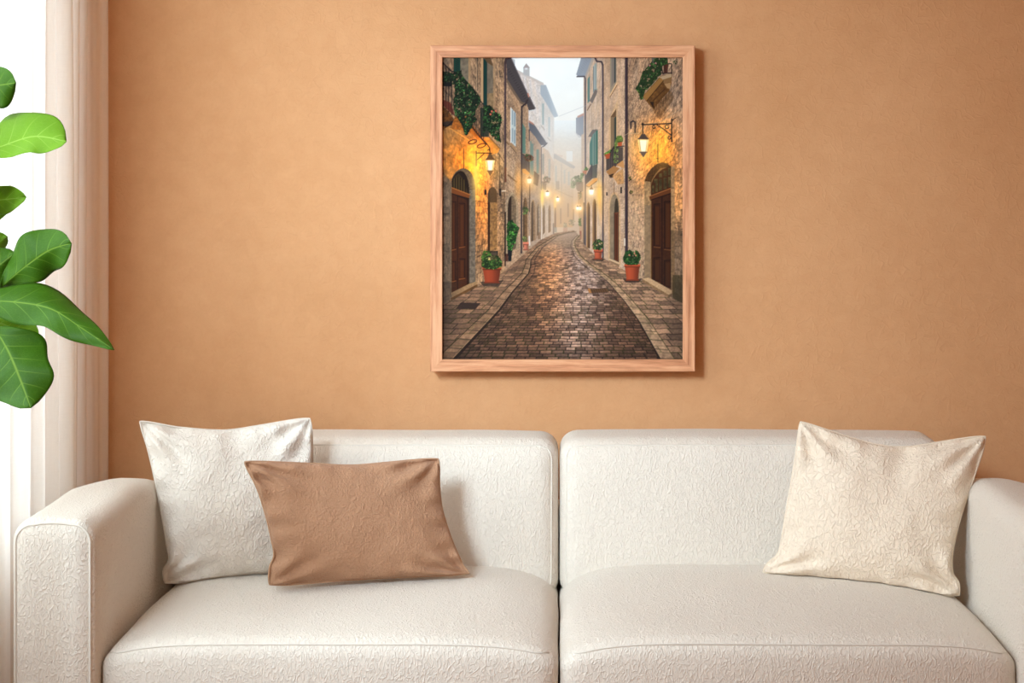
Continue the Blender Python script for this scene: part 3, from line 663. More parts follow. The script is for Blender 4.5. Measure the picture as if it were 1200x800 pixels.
# ---------------------------------------------------------------- materials
def lin(c): return tuple((x/255/12.92 if x/255 <= .04045 else ((x/255+.055)/1.055)**2.4) for x in c)+(1,)
class NT:
    def __init__(s, name):
        s.m = bpy.data.materials.new(name); s.m.use_nodes = True
        s.t = s.m.node_tree; s.n = s.t.nodes; s.n.clear()
        s.out = s.n.new('ShaderNodeOutputMaterial'); s.b = s.n.new('ShaderNodeBsdfPrincipled')
        s.t.links.new(s.b.outputs[0], s.out.inputs[0])
    def node(s, typ, **kw):
        n = s.n.new(typ)
        for k, v in kw.items():
            if k in n.inputs: n.inputs[k].default_value = v
            else: setattr(n, k, v)
        return n
    def link(s, a, b): s.t.links.new(a, b)
    def math(s, op, a, b=None, clamp=False):
        n = s.n.new('ShaderNodeMath'); n.operation = op; n.use_clamp = clamp
        for i, x in enumerate((a, b)):
            if x is None: continue
            if isinstance(x, (int, float)): n.inputs[i].default_value = x
            else: s.link(x, n.inputs[i])
        return n.outputs[0]
    def coords(s, scale=(1, 1, 1), kind='Object', rot=(0, 0, 0)):
        tc = s.n.new('ShaderNodeTexCoord'); mp = s.n.new('ShaderNodeMapping')
        mp.inputs['Scale'].default_value = scale; mp.inputs['Rotation'].default_value = rot
        s.link(tc.outputs[kind], mp.inputs['Vector']); return mp.outputs[0]
    def noise(s, vec, scale, detail=3, rough=.5, dist=0):
        n = s.node('ShaderNodeTexNoise', Scale=scale, Detail=detail, Roughness=rough, Distortion=dist)
        s.link(vec, n.inputs['Vector']); return n.outputs[0]
    def mix(s, fac, a, b):
        n = s.n.new('ShaderNodeMix'); n.data_type = 'RGBA'
        if isinstance(fac, (int, float)): n.inputs[0].default_value = fac
        else: s.link(fac, n.inputs[0])
        for i, x in ((6, a), (7, b)):
            if isinstance(x, tuple): n.inputs[i].default_value = x
            else: s.link(x, n.inputs[i])
        return n.outputs[2]
    def ramp(s, fac, stops):
        n = s.n.new('ShaderNodeValToRGB'); cr = n.color_ramp
        while len(cr.elements) < len(stops): cr.elements.new(.5)
        for e, (p, c) in zip(cr.elements, stops): e.position = p; e.color = c if len(c) == 4 else (*c, 1)
        s.link(fac, n.inputs[0]); return n.outputs[0]
    def bump(s, h, strength, dist):
        n = s.node('ShaderNodeBump', Strength=strength, Distance=dist); s.link(h, n.inputs['Height'])
        s.link(n.outputs[0], s.b.inputs['Normal']); return n
    def set(s, **kw):
        for k, v in kw.items(): s.b.inputs[k.replace('_', ' ')].default_value = v
        return s

def worm(t, vec, scale, width, seed=0.0):
    """raised crinkle lines of the boucle weave: thin level lines of a noise"""
    n = t.noise(vec, scale, 0, .5, .35)
    a = t.math('ABSOLUTE', t.math('SUBTRACT', n, .5))
    return t.math('SUBTRACT', 1.0, t.math('DIVIDE', a, width), True)

def fabric(name, col, col2, sc=(1, .55, .55), s1=114, strength=.46, dist=.0034, weave=0):
    t = NT(name); v = t.coords(sc)
    w1 = worm(t, v, s1, .075); w2 = worm(t, t.coords((sc[0], sc[1], sc[2]), rot=(.2, .6, .3)), s1*1.25, .075)
    fine = t.noise(t.coords((1, 1, 1)), 420, 2)
    h = t.math('ADD', t.math('ADD', w1, t.math('MULTIPLY', w2, .75)), t.math('MULTIPLY', fine, .35))
    if weave:
        wx = t.noise(t.coords((weave, weave, 22)), 1, 2); wz = t.noise(t.coords((22, 22, weave)), 1, 2)
        h = t.math('ADD', h, t.math('MULTIPLY', t.math('ADD', wx, wz), 1.1))
    big = t.noise(v, 5, 3)
    f = t.math('ADD', t.math('MULTIPLY', big, .6), t.math('MULTIPLY', fine, .4), True)
    if weave: f = t.math('ADD', t.math('MULTIPLY', f, .5), t.math('MULTIPLY', t.math('ADD', wx, wz), .28), True)
    t.link(t.mix(f, lin(col), lin(col2)), t.b.inputs['Base Color'])
    t.bump(h, strength, dist)
    t.set(Roughness=.9)
    t.b.inputs['Sheen Weight'].default_value = .12; t.b.inputs['Sheen Roughness'].default_value = .5
    t.b.inputs['Specular IOR Level'].default_value = .2
    return t.m

def make_materials():
    M = {}
    # terracotta limewash plaster
    t = NT('terracotta_plaster'); v = t.coords()
    n1 = t.noise(v, 2.2, 4, .6); n2 = t.noise(v, 22, 4, .65); n3 = t.noise(v, 130, 3, .6)
    f = t.math('ADD', t.math('MULTIPLY', n1, .55), t.math('ADD', t.math('MULTIPLY', n2, .3), t.math('MULTIPLY', n3, .15)), True)
    t.link(t.ramp(f, [(.3, lin((206, 154, 108))), (.7, lin((221, 171, 126)))]), t.b.inputs['Base Color'])
    w = worm(t, v, 44, .05)
    t.bump(t.math('ADD', t.math('MULTIPLY', w, .5), t.math('ADD', n2, t.math('MULTIPLY', n3, .6))), .22, .006); t.set(Roughness=.85); t.b.inputs['Specular IOR Level'].default_value = .25
    M['plaster'] = t.m
    t = NT('white_paint'); v = t.coords(); n = t.noise(v, 60, 3)
    t.link(t.mix(n, (.80, .77, .72, 1), (.86, .83, .79, 1)), t.b.inputs['Base Color']); t.bump(n, .05, .002); t.set(Roughness=.6); M['white'] = t.m
    # oak boards
    def wood(name, a, b, c, axis=0, s=1):
        t = NT(name); sc = [60*s, 60*s, 60*s]; sc[axis] = 3.2*s
        v = t.coords(tuple(sc)); n1 = t.noise(v, 1, 4, .62, .8); sc2 = [170*s]*3; sc2[axis] = 16*s; n2 = t.noise(t.coords(tuple(sc2)), 1, 3, .6)
        f = t.math('ADD', t.math('MULTIPLY', n1, .72), t.math('MULTIPLY', n2, .28), True)
        t.link(t.ramp(f, [(.34, lin(a)), (.5, lin(b)), (.64, lin(c))]), t.b.inputs['Base Color'])
        t.bump(f, .25, .0015); t.set(Roughness=.55); return t.m
    M['oak'] = wood('pink_oak', (174, 114, 78), (214, 152, 111), (230, 176, 135))
    t = NT('oak_floor'); v = t.coords((1, 1, 1)); br = t.node('ShaderNodeTexBrick', Scale=1.0); br.inputs['Brick Width'].default_value = 1.4; br.inputs['Row Height'].default_value = .14; br.inputs['Mortar Size'].default_value = .002
    br.inputs['Color1'].default_value = lin((196, 150, 108)); br.inputs['Color2'].default_value = lin((178, 132, 92)); br.inputs['Mortar'].default_value = lin((92, 64, 42)); t.link(v, br.inputs['Vector'])
    n = t.noise(t.coords((6, 90, 1)), 1, 4); t.link(t.mix(t.math('MULTIPLY', n, .5), br.outputs[0], lin((150, 106, 70))), t.b.inputs['Base Color']); t.bump(n, .1, .001); t.set(Roughness=.45); M['floor'] = t.m
    M['sofa'] = fabric('ivory_boucle', (222, 213, 201), (231, 223, 212))
    M['ivory'] = fabric('ivory_crinkle', (234, 227, 217), (242, 236, 227), (1, 1, .62), 90, .55, .0036)
    M['cream'] = fabric('cream_crinkle', (236, 219, 198), (244, 229, 210), (1, 1, .62), 90, .55, .0036)
    M['tan'] = fabric('tan_linen', (170, 128, 99), (190, 148, 117), (1, 1, .8), 92, .45, .004, weave=260)
    t = NT('stitching'); n = t.noise(t.coords(), 300, 2); t.link(t.mix(n, lin((216, 209, 198)), lin((228, 222, 212))), t.b.inputs['Base Color']); t.set(Roughness=.9); M['stitch'] = t.m
    t = NT('tan_stitching'); n = t.noise(t.coords(), 300, 2); t.link(t.mix(n, lin((172, 134, 104)), lin((190, 152, 120))), t.b.inputs['Base Color']); t.set(Roughness=.9); M['tanstitch'] = t.m
    t = NT('cream_stitching'); n = t.noise(t.coords(), 300, 2); t.link(t.mix(n, lin((224, 209, 188)), lin((232, 218, 198))), t.b.inputs['Base Color']); t.set(Roughness=.9); M['creamstitch'] = t.m
    t = NT('black_felt'); n = t.noise(t.coords(), 200, 2); t.link(t.mix(n, (.02, .018, .015, 1), (.035, .03, .026, 1)), t.b.inputs['Base Color']); t.set(Roughness=.95); M['felt'] = t.m
    # sheer linen curtain
    t = NT('sheer_linen'); v = t.coords((1, 1, 1)); wx = t.noise(t.coords((300, 300, 40)), 1, 2); wz = t.noise(t.coords((40, 40, 300)), 1, 2)
    f = t.math('MULTIPLY', t.math('ADD', wx, wz), .5)
    col = t.mix(f, lin((240, 234, 226)), lin((250, 246, 240)))
    d = t.node('ShaderNodeBsdfDiffuse'); tr = t.node('ShaderNodeBsdfTranslucent'); tp = t.node('ShaderNodeBsdfTransparent')
    t.link(col, d.inputs[0]); t.link(col, tr.inputs[0])
    m1 = t.node('ShaderNodeMixShader', Fac=.5); t.link(d.outputs[0], m1.inputs[1]); t.link(tr.outputs[0], m1.inputs[2])
    m2 = t.node('ShaderNodeMixShader'); m2.inputs[0].default_value = .10; t.link(m1.outputs[0], m2.inputs[1]); t.link(tp.outputs[0], m2.inputs[2])
    t.link(m2.outputs[0], t.out.inputs[0]); M['sheer'] = t.m
    # window glass
    t = NT('window_glass'); tp = t.node('ShaderNodeBsdfTransparent'); gl = t.node('ShaderNodeBsdfGlossy', Roughness=.02); n = t.noise(t.coords(), 3, 1)
    tp.inputs[0].default_value = (.97, .98, .97, 1); m = t.node('ShaderNodeMixShader'); t.link(t.math('ADD', .04, t.math('MULTIPLY', n, .02)), m.inputs[0]); t.link(tp.outputs[0], m.inputs[1]); t.link(gl.outputs[0], m.inputs[2]); t.link(m.outputs[0], t.out.inputs[0]); M['glass'] = t.m
    # fiddle leaf: veins run in the leaf's own (length, width) coordinates
    def leafmat(name, c0, c1, vein, trans):
        t = NT(name); tc = t.n.new('ShaderNodeTexCoord'); sp = t.n.new('ShaderNodeSeparateXYZ'); t.link(tc.outputs['UV'], sp.inputs[0])
        u, w = sp.outputs[0], t.math('ABSOLUTE', t.math('SUBTRACT', sp.outputs[1], .5))
        w2 = t.math('MULTIPLY', w, 2.0)
        mid = t.math('SUBTRACT', 1.0, t.math('DIVIDE', w, .022), True)
        ph = t.math('MULTIPLY', t.math('SUBTRACT', u, t.math('MULTIPLY', t.math('POWER', w2, .85), .20)), 6.5)
        fr = t.math('ABSOLUTE', t.math('SUBTRACT', t.math('FRACT', ph), .5))
        lat = t.math('MULTIPLY', t.math('SUBTRACT', 1.0, t.math('DIVIDE', fr, .055), True), t.math('SUBTRACT', 1.05, w2, True))
        vor = t.node('ShaderNodeTexVoronoi', Scale=26.0); vor.feature = 'DISTANCE_TO_EDGE'; t.link(tc.outputs['UV'], vor.inputs['Vector'])
        net = t.math('MULTIPLY', t.math('SUBTRACT', 1.0, t.math('DIVIDE', vor.outputs[0], .06), True), .16)
        vn = t.math('MAXIMUM', t.math('MAXIMUM', mid, t.math('MULTIPLY', lat, .75)), net, True)
        n = t.noise(t.coords(), 26, 4)
        col = t.mix(t.math('MULTIPLY', vn, .62), t.mix(n, lin(c0), lin(c1)), lin(vein))
        t.link(col, t.b.inputs['Base Color'])
        h = t.math('ADD', t.math('MULTIPLY', fr, .9), t.math('MULTIPLY', vn, -.35)); t.bump(h, .25, .004)
        t.set(Roughness=.5); t.b.inputs['Specular IOR Level'].default_value = .10
        tr = t.node('ShaderNodeBsdfTranslucent'); t.link(t.mix(.35, col, lin((150, 190, 36))), tr.inputs[0])
        m = t.node('ShaderNodeMixShader'); m.inputs[0].default_value = trans; t.link(t.b.outputs[0], m.inputs[1]); t.link(tr.outputs[0], m.inputs[2]); t.link(m.outputs[0], t.out.inputs[0])
        return t.m
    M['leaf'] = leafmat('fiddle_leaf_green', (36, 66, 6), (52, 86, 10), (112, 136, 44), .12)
    M['backlitleaf'] = leafmat('backlit_leaf_green', (90, 128, 26), (106, 144, 34), (158, 184, 84), .36)  # window backlight put into a paler, yellower leaf green
    t = NT('bark'); n = t.noise(t.coords((40, 40, 8)), 1, 4); t.link(t.mix(n, lin((92, 72, 52)), lin((138, 112, 82))), t.b.inputs['Base Color']); t.bump(n, .4, .004); t.set(Roughness=.85); M['bark'] = t.m
    t = NT('green_stalk'); n = t.noise(t.coords(), 80, 2); t.link(t.mix(n, lin((112, 142, 70)), lin((140, 164, 90))), t.b.inputs['Base Color']); t.set(Roughness=.5); M['stalk'] = t.m
    t = NT('stoneware'); n = t.noise(t.coords(), 40, 4); t.link(t.mix(n, lin((214, 204, 190)), lin((230, 222, 210))), t.b.inputs['Base Color']); t.bump(n, .1, .002); t.set(Roughness=.6); M['pot'] = t.m
    t = NT('soil'); n = t.noise(t.coords(), 90, 4); t.link(t.mix(n, lin((40, 28, 20)), lin((72, 52, 36))), t.b.inputs['Base Color']); t.bump(n, .8, .01); t.set(Roughness=1); M['soil'] = t.m
    # the print: ink stored per point of the paper
    t = NT('printed_paper'); a = t.node('ShaderNodeAttribute', attribute_name='ink'); t.link(a.outputs['Color'], t.b.inputs['Base Color']); t.set(Roughness=.7); t.b.inputs['Specular IOR Level'].default_value = .15; M['print'] = t.m
    return M
M = make_materials()

# ================================================================= the room
WALL = 4.90; LX = -1.46; RX = 2.75; CEIL = 2.72; FRONT = -.6
def cutwall(name, holes):
    """left wall as a slab with window openings: blocks round the holes"""
    ys = [FRONT] + [q for h in holes for q in (h[0], h[1])] + [WALL+.14]
    L = []
    for i in range(len(ys)-1):
        a, b = ys[i], ys[i+1]
        h = next((h for h in holes if h[0] == a and h[1] == b), None)
        if h: L += [(LX-.14, LX, a, b, 0, h[2]), (LX-.14, LX, a, b, h[3], CEIL)]
        else: L.append((LX-.14, LX, a, b, 0, CEIL))
    return boxes(name, L, M['plaster'])
HOLES = [(.35, 2.62, .55, 2.60), (2.85, 4.44, .66, 2.50)]  # nearer opening is unseen, put in to admit the key light
def wall_grid(name):
    v, f = boxv(LX, RX+.14, WALL, WALL+.14, 0, CEIL); return mesh_obj(name, v, f, M['plaster'], smooth=False)
struct(wall_grid('wall_back'))
struct(cutwall('wall_left', HOLES))
struct(boxes('wall_right', [(RX, RX+.14, FRONT, WALL, 0, CEIL)], M['plaster']))
struct(boxes('floor', [(LX-.14, RX+.14, FRONT, WALL+.14, -.1, 0)], M['floor']))
struct(boxes('ceiling', [(LX-.14, RX+.14, FRONT, WALL+.14, CEIL, CEIL+.1)], M['white']))
struct(boxes('baseboard_back', [(LX, RX, WALL-.016, WALL, 0, .09)], M['white']))
struct(boxes('baseboard_left', [(LX, LX+.016, FRONT, WALL-.016, 0, .09)], M['white']))
for i, (a, b, z0, z1) in enumerate(HOLES):
    w = struct(boxes('window_%d' % (i+1), [(LX-.10, LX-.04, a, a+.05, z0, z1), (LX-.10, LX-.04, b-.05, b, z0, z1), (LX-.10, LX-.04, a+.05, b-.05, z0, z0+.05), (LX-.10, LX-.04, a+.05, b-.05, z1-.05, z1), (LX-.095, LX-.045, (a+b)/2-.02, (a+b)/2+.02, z0+.05, z1-.05)], M['white']))
    boxes('pane', [(LX-.073, LX-.067, a+.05, (a+b)/2-.02, z0+.05, z1-.05), (LX-.073, LX-.067, (a+b)/2+.02, b-.05, z0+.05, z1-.05)], M['glass'], w)
    boxes('sill', [(LX-.14, LX+.03, a-.03, b+.03, z0-.025, z0)], M['white'], w)

# ================================================================= sheer curtain along the left wall
def curtain():
    root = empty('sheer_curtain', 'sheer off-white linen curtain hanging in soft folds before the bright window', 'curtain', (-1.27, 3.8, 0))
    V = []; Fc = []; uv = []
    y0, y1 = WALL-.012, 3.20
    n = 420; zs = [0.015, .3, .6, .9, 1.2, 1.5, 1.8, 2.1, 2.35, 2.52]
    rng = random.Random(4)
    # folds: uneven pleats
    knots = [0.0]
    while knots[-1] < 1: knots.append(knots[-1]+rng.uniform(.050, .085))
    def prof(s):
        for i in range(len(knots)-1):
            if knots[i] <= s <= knots[i+1]+1e-9:
                t = (s-knots[i])/(knots[i+1]-knots[i]); a = .017+.012*((i*7) % 5)/4
                return a*math.sin(2*PI*t)+.008*math.sin(4*PI*t+i), i
        return 0, 0
    for k, z in enumerate(zs):
        for i in range(n+1):
            s = i/n; a, q = prof(s)
            amp = 1.0-.12*math.sin(z*1.4+q)
            drift = .010*math.sin(z*1.1+q*1.7)
            V.append((-1.282+a*amp+drift*.5, y0+(y1-y0)*s+.006*math.sin(z*2+q), z))
    for k in range(len(zs)-1):
        for i in range(n): Fc.append((k*(n+1)+i, k*(n+1)+i+1, (k+1)*(n+1)+i+1, (k+1)*(n+1)+i))
    mesh_obj('drape', V, Fc, M['sheer'], root)
    # rod with end brackets, above the photograph's frame
    v, f = tube([(-1.282, y0-.01, 2.535), (-1.282, y1-.06, 2.535)], .012, 12); mesh_obj('rod', v, f, M['white'], root)
    for y in (y0-.10, y1+.05): boxes('bracket', [(LX, -1.27, y-.008, y+.008, 2.528, 2.542)], M['white'], root)
curtain()

# ================================================================= framed street photograph
def picture():
    d = WALL-.064
    x0, z1 = at(504, 53, d).x, at(504, 53, d).z; x1, z0 = at(814.5, 435.5, d).x, at(814.5, 435.5, d).z
    w = 14.2*d/F
    root = empty('framed_picture', 'oak framed street print hanging on the terracotta wall above the sofa', 'picture', ((x0+x1)/2, WALL, (z0+z1)/2))
    cx, cz = (x0+x1)/2, (z0+z1)/2
    W, H = (x1-x0)/2, (z1-z0)/2
    def rail(half, off, rotq):
        # cross-section across the rail (outer -> inner) by depth, mitred ends
        sec = [(0, 0), (0, -.0425), (.0012, -.044), (.0165, -.0440), (.0174, -.0434), (.0183, -.0440), (w-.0012, -.0440), (w, -.0428), (w, -.006), (w-.004, 0)]
        V = []; Fc = []; n = len(sec)
        for sx in (-1, 1):
            for a, b in sec: V.append((sx*(half-a), b, off-a))
        for i in range(n): Fc.append((i, (i+1) % n, n+(i+1) % n, n+i))
        Fc.append(tuple(range(n))); Fc.append(tuple(range(n, 2*n))[::-1])
        me = bpy.data.meshes.new('frame_rail'); me.from_pydata(V, [], Fc)
        bm = bmesh.new(); bm.from_mesh(me); bmesh.ops.recalc_face_normals(bm, faces=bm.faces); bm.to_mesh(me); bm.free()
        me.materials.append(M['oak'])
        o = bpy.data.objects.new('frame_rail', me); C.objects.link(o); o.parent = root
        o.location = (0, -.020, 0); o.rotation_euler = (0, rotq, 0)
    rail(W, H, 0); rail(W, H, PI); rail(H, W, PI/2); rail(H, W, -PI/2)
    # print sheet
    D = paint_print(); h, wd, _ = D.shape
    c = np.clip(D/255.0, 0, 1); c = c**np.array([1.16, 1.16, 1.10]); L = np.where(c <= .04045, c/12.92, ((c+.055)/1.055)**2.4)
    L = np.clip(L*INK, 0, 1)
    px0, px1 = -W+w, W-w; pz0, pz1 = -H+w, H-w; yy = -.052
    X = np.linspace(px0, px1, wd); Z = np.linspace(pz1, pz0, h)
    co = np.zeros((h, wd, 3), np.float32); co[..., 0] = X[None]; co[..., 1] = yy; co[..., 2] = Z[:, None]
    me = bpy.data.meshes.new('print'); me.vertices.add(h*wd); me.vertices.foreach_set('co', co.ravel())
    i = np.arange(h*wd).reshape(h, wd); q = np.stack([i[1:, :-1], i[1:, 1:], i[:-1, 1:], i[:-1, :-1]], -1).reshape(-1, 4)
    me.loops.add(q.size); me.loops.foreach_set('vertex_index', q.ravel().astype(np.int32))
    me.polygons.add(len(q)); me.polygons.foreach_set('loop_start', np.arange(0, q.size, 4, dtype=np.int32)); me.polygons.foreach_set('loop_total', np.full(len(q), 4, np.int32))
    me.update(calc_edges=True)
    at_ = me.attributes.new('ink', 'FLOAT_COLOR', 'POINT'); rgba = np.ones((h*wd, 4), np.float32); rgba[:, :3] = L.reshape(-1, 3); at_.data.foreach_set('color', rgba.ravel())
    me.materials.append(M['print'])
    o = bpy.data.objects.new('print', me); C.objects.link(o); o.parent = root
    o['label'] = 'printed photograph of a misty cobbled street with lit lanterns'
    b = boxes('backing_board', [(cx-W+.006, cx+W-.006, WALL-.030, WALL-.022, cz-H+.006, cz+H-.006)], M['felt'], root)
    boxes('hanger', [(cx-.03, cx+.03, WALL-.022, WALL, cz+H-.08, cz+H-.06)], M['felt'], root)
INK = 1.17
picture()

# ================================================================= sofa
def sofa():
    root = empty('sofa', 'ivory textured two-seat sofa with wide rounded arms below the framed print', 'sofa', (0, 4.2, 0))
    m = M['sofa']; SH = .545     # half width of a cushion pair is 2*SH less the gap
    IN = .998                    # inner face of the arms
    rng = random.Random(2)
    def wob(p, s=3.2, a=.004): return a*noise.noise(Vector((p.x*s, p.y*s, p.z*s)))
    # plinth, back and legs
    boxes('base', [(-1.10, 1.10, 3.84, 4.74, .11, .235)], m, root)
    def backdef(p, u, v, w): return p
    v, f = soft_box((0, 4.72, .34), (1.08, .075, .225), .05, (20, 3, 8)); mesh_obj('back_frame', v, f, m, root)
    for x in (-1.02, 1.02):
        for y in (3.92, 4.66):
            v, f = lathe([(.018, 0), (.026, .11)], (x, y, 0), 16); mesh_obj('leg', v, f, M['oak'], root)
    # arms
    for sgn in (-1, 1):
        y0, y1 = 3.735, 4.60; zt = .712; z0 = .12; hx = .0875
        cx = sgn*(IN+hx)
        def de(p, u, v, w):
            q = p.copy()
            back = max(0, (v+.15)/1.15)            # 0 over the front half, 1 at the rear end
            k_ = max(0, (w+.5)/1.5)
            if w > -.5:
                k = (w+.5)/1.5
                q.z -= k*.098*back**2.2
                q.z += .006*k*(1-u*u)*(1-.5*back)
            o = u*sgn                              # +1 on the outer side
            if o > 0: q.x -= sgn*o*.10*back**2.2; q.z -= k_*o*o*.09*min(1, back*1.25)
            q += Vector((wob(p+Vector((sgn*5, 0, 0)))*1.2, 0, wob(p)*1.0))
            return q
        v, f = soft_box((cx, (y0+y1)/2, (zt+z0)/2), (hx, (y1-y0)/2, (zt-z0)/2), (.040, .022, .046), (6, 26, 16), de)
        arm = mesh_obj('arm', v, f, m, root)
        # welt round the front panel
        pts = []
        e = .0075
        R_ = .038
        xl, xr, zz = cx-hx+e, cx+hx-e, zt-e
        pts += [(xl, z0+.03+i*.05) for i in range(11)]
        pts += [(xl+R_*(1-math.cos(a)), zz-R_+R_*math.sin(a)) for a in [PI/2*i/7 for i in range(8)]]
        pts += [(xl+R_+(xr-xl-2*R_)*i/4, zz+.004*(1-(i/2-1)**2)) for i in range(1, 4)]
        pts += [(xr-R_*(1-math.sin(a)), zz-R_+R_*math.cos(a)) for a in [PI/2*i/7 for i in range(8)]]
        pts += [(xr, z0+.03+i*.05) for i in range(10, -1, -1)]
        v, f = tube([(x, y0+.0075, z) for x, z in pts], .0028, 6); mesh_obj('piping', v, f, M['stitch'], arm)
    # seat cushions
    yf, yb = 3.775, 4.60
    for sgn in (-1, 1):
        half = (.4975, (yb-yf)/2, .115); c = (sgn*.4995, (yf+yb)/2, .336)
        def de(p, u, v, w):
            q = p.copy()
            t = max(0, (w+.2)/1.2)
            side = abs(u)**7
            front = max(0, -v)
            q.z += t*(.007*(1-u*u)*(1-.35*v*v) - .064*side*(.55+.45*max(0, v+.2)) - .008*front**6)
            if v < -.5: q.y -= .010*(1-u*u)*(1-w*w)
            q.z += wob(p+Vector((sgn*3, 0, 0)), 4, .005)*t
            q.x += wob(p+Vector((0, 2, sgn)), 5, .003)*abs(u)
            return q
        v, f = soft_box(c, half, (.045, .040, .040), (40, 26, 5), de)
        s = mesh_obj('seat_cushion', v, f, m, root)
        # top seam near the front edge, following the cushion
        pts = []
        for i in range(61):
            u = -1+2*i/60; x = c[0]+half[0]*.955*u
            edge = max(0, (abs(u)-.94)/.06)
            yy = yf+.0105-.006*(1-u*u)+.02*edge**2; zz = c[2]+half[2]-.014+.004*(1-u*u)-.026*abs(u)**7
            pts.append((x, yy, zz))
        # drop the seam line onto the surface: nearest vertex column in y/z
        from mathutils.bvhtree import BVHTree
        bv = BVHTree.FromPolygons(v, f)
        pp = []
        for p in pts:
            hit = bv.find_nearest(Vector(p)); pp.append(hit[0]+hit[1]*.0004)
        tv, tf = tube(pp, .0023, 6); mesh_obj('piping', tv, tf, M['stitch'], s)
    # back cushions
    for sgn in (-1, 1):
        half = (.4985, .105, .203); c = (sgn*.5002, 4.575, .563)
        def de(p, u, v, w):
            q = p.copy()
            q.y += .045*(w+1)/2                     # leans back
            if v < 0: q.y -= .022*(1-u**4)*(1-w**4)*(-v)
            q.z -= .004*abs(u)**6*max(0, w)
            q.z += wob(p+Vector((sgn*9, 0, 0)), 3, .004)*max(0, w)
            q.y += wob(p+Vector((0, sgn*7, 0)), 4.5, .006)
            return q
        v, f = soft_box(c, half, (.048, .045, .045), (36, 4, 18), de)
        b = mesh_obj('back_cushion', v, f, m, root)
        bv = BVHTree.FromPolygons(v, f); pts = []
        for i in range(96):
            a = i/96; P = 2*(half[0]+half[2])*2; 
            # rounded rectangle just inside the front edge
            t = a*4; k = int(t); fr = t-k
            hx, hz, r = half[0]-.011, half[2]-.011, .04
            cor = [(-1, -1), (1, -1), (1, 1), (-1, 1)]
            (ax, az), (bx, bz) = cor[k], cor[(k+1) % 4]
            x = (ax+(bx-ax)*fr)*hx; z = (az+(bz-az)*fr)*hz
            dx, dz = max(0, abs(x)-(hx-r)), max(0, abs(z)-(hz-r)); L = math.hypot(dx, dz)
            if dx > 0 and dz > 0 and L > r: x -= math.copysign(dx*(1-r/L), x); z -= math.copysign(dz*(1-r/L), z)
            h = bv.find_nearest(Vector((c[0]+x, c[1]-half[1]+.045*(z/half[2]+1)/2, c[2]+z))); pts.append(h[0]+h[1]*.0003)
        tv, tf = tube(pts, .0020, 6, True); mesh_obj('piping', tv, tf, M['stitch'], b)
sofa()
for o_ in bpy.data.objects:
    if o_.type == 'MESH' and o_.name.split('.')[0] in ('seat_cushion', 'back_cushion', 'arm'): SOLIDS.append(solid_of(o_))

# ================================================================= throw pillows
def poly_at(pts, t):
    L = [0]
    for a, b in zip(pts[:-1], pts[1:]): L.append(L[-1]+math.dist(a, b))
    s = t*L[-1]
    for i in range(len(pts)-1):
        if s <= L[i+1]+1e-9:
            k = (s-L[i])/max(1e-9, L[i+1]-L[i]); a, b = pts[i], pts[i+1]
            return (a[0]+(b[0]-a[0])*k, a[1]+(b[1]-a[1])*k)
    return pts[-1]
def smooth_line(pts, n=40):
    """Catmull-Rom through the outline points"""
    P = [pts[0]]+list(pts)+[pts[-1]]; out = []
    for i in range(1, len(P)-2):
        for k in range(10):
            t = k/10; p0, p1, p2, p3 = P[i-1], P[i], P[i+1], P[i+2]
            out.append(tuple(.5*((2*p1[j])+(-p0[j]+p2[j])*t+(2*p0[j]-5*p1[j]+4*p2[j]-p3[j])*t*t+(-p0[j]+3*p1[j]-3*p2[j]+p3[j])*t**3) for j in (0, 1)))
    out.append(tuple(pts[-1])); return out
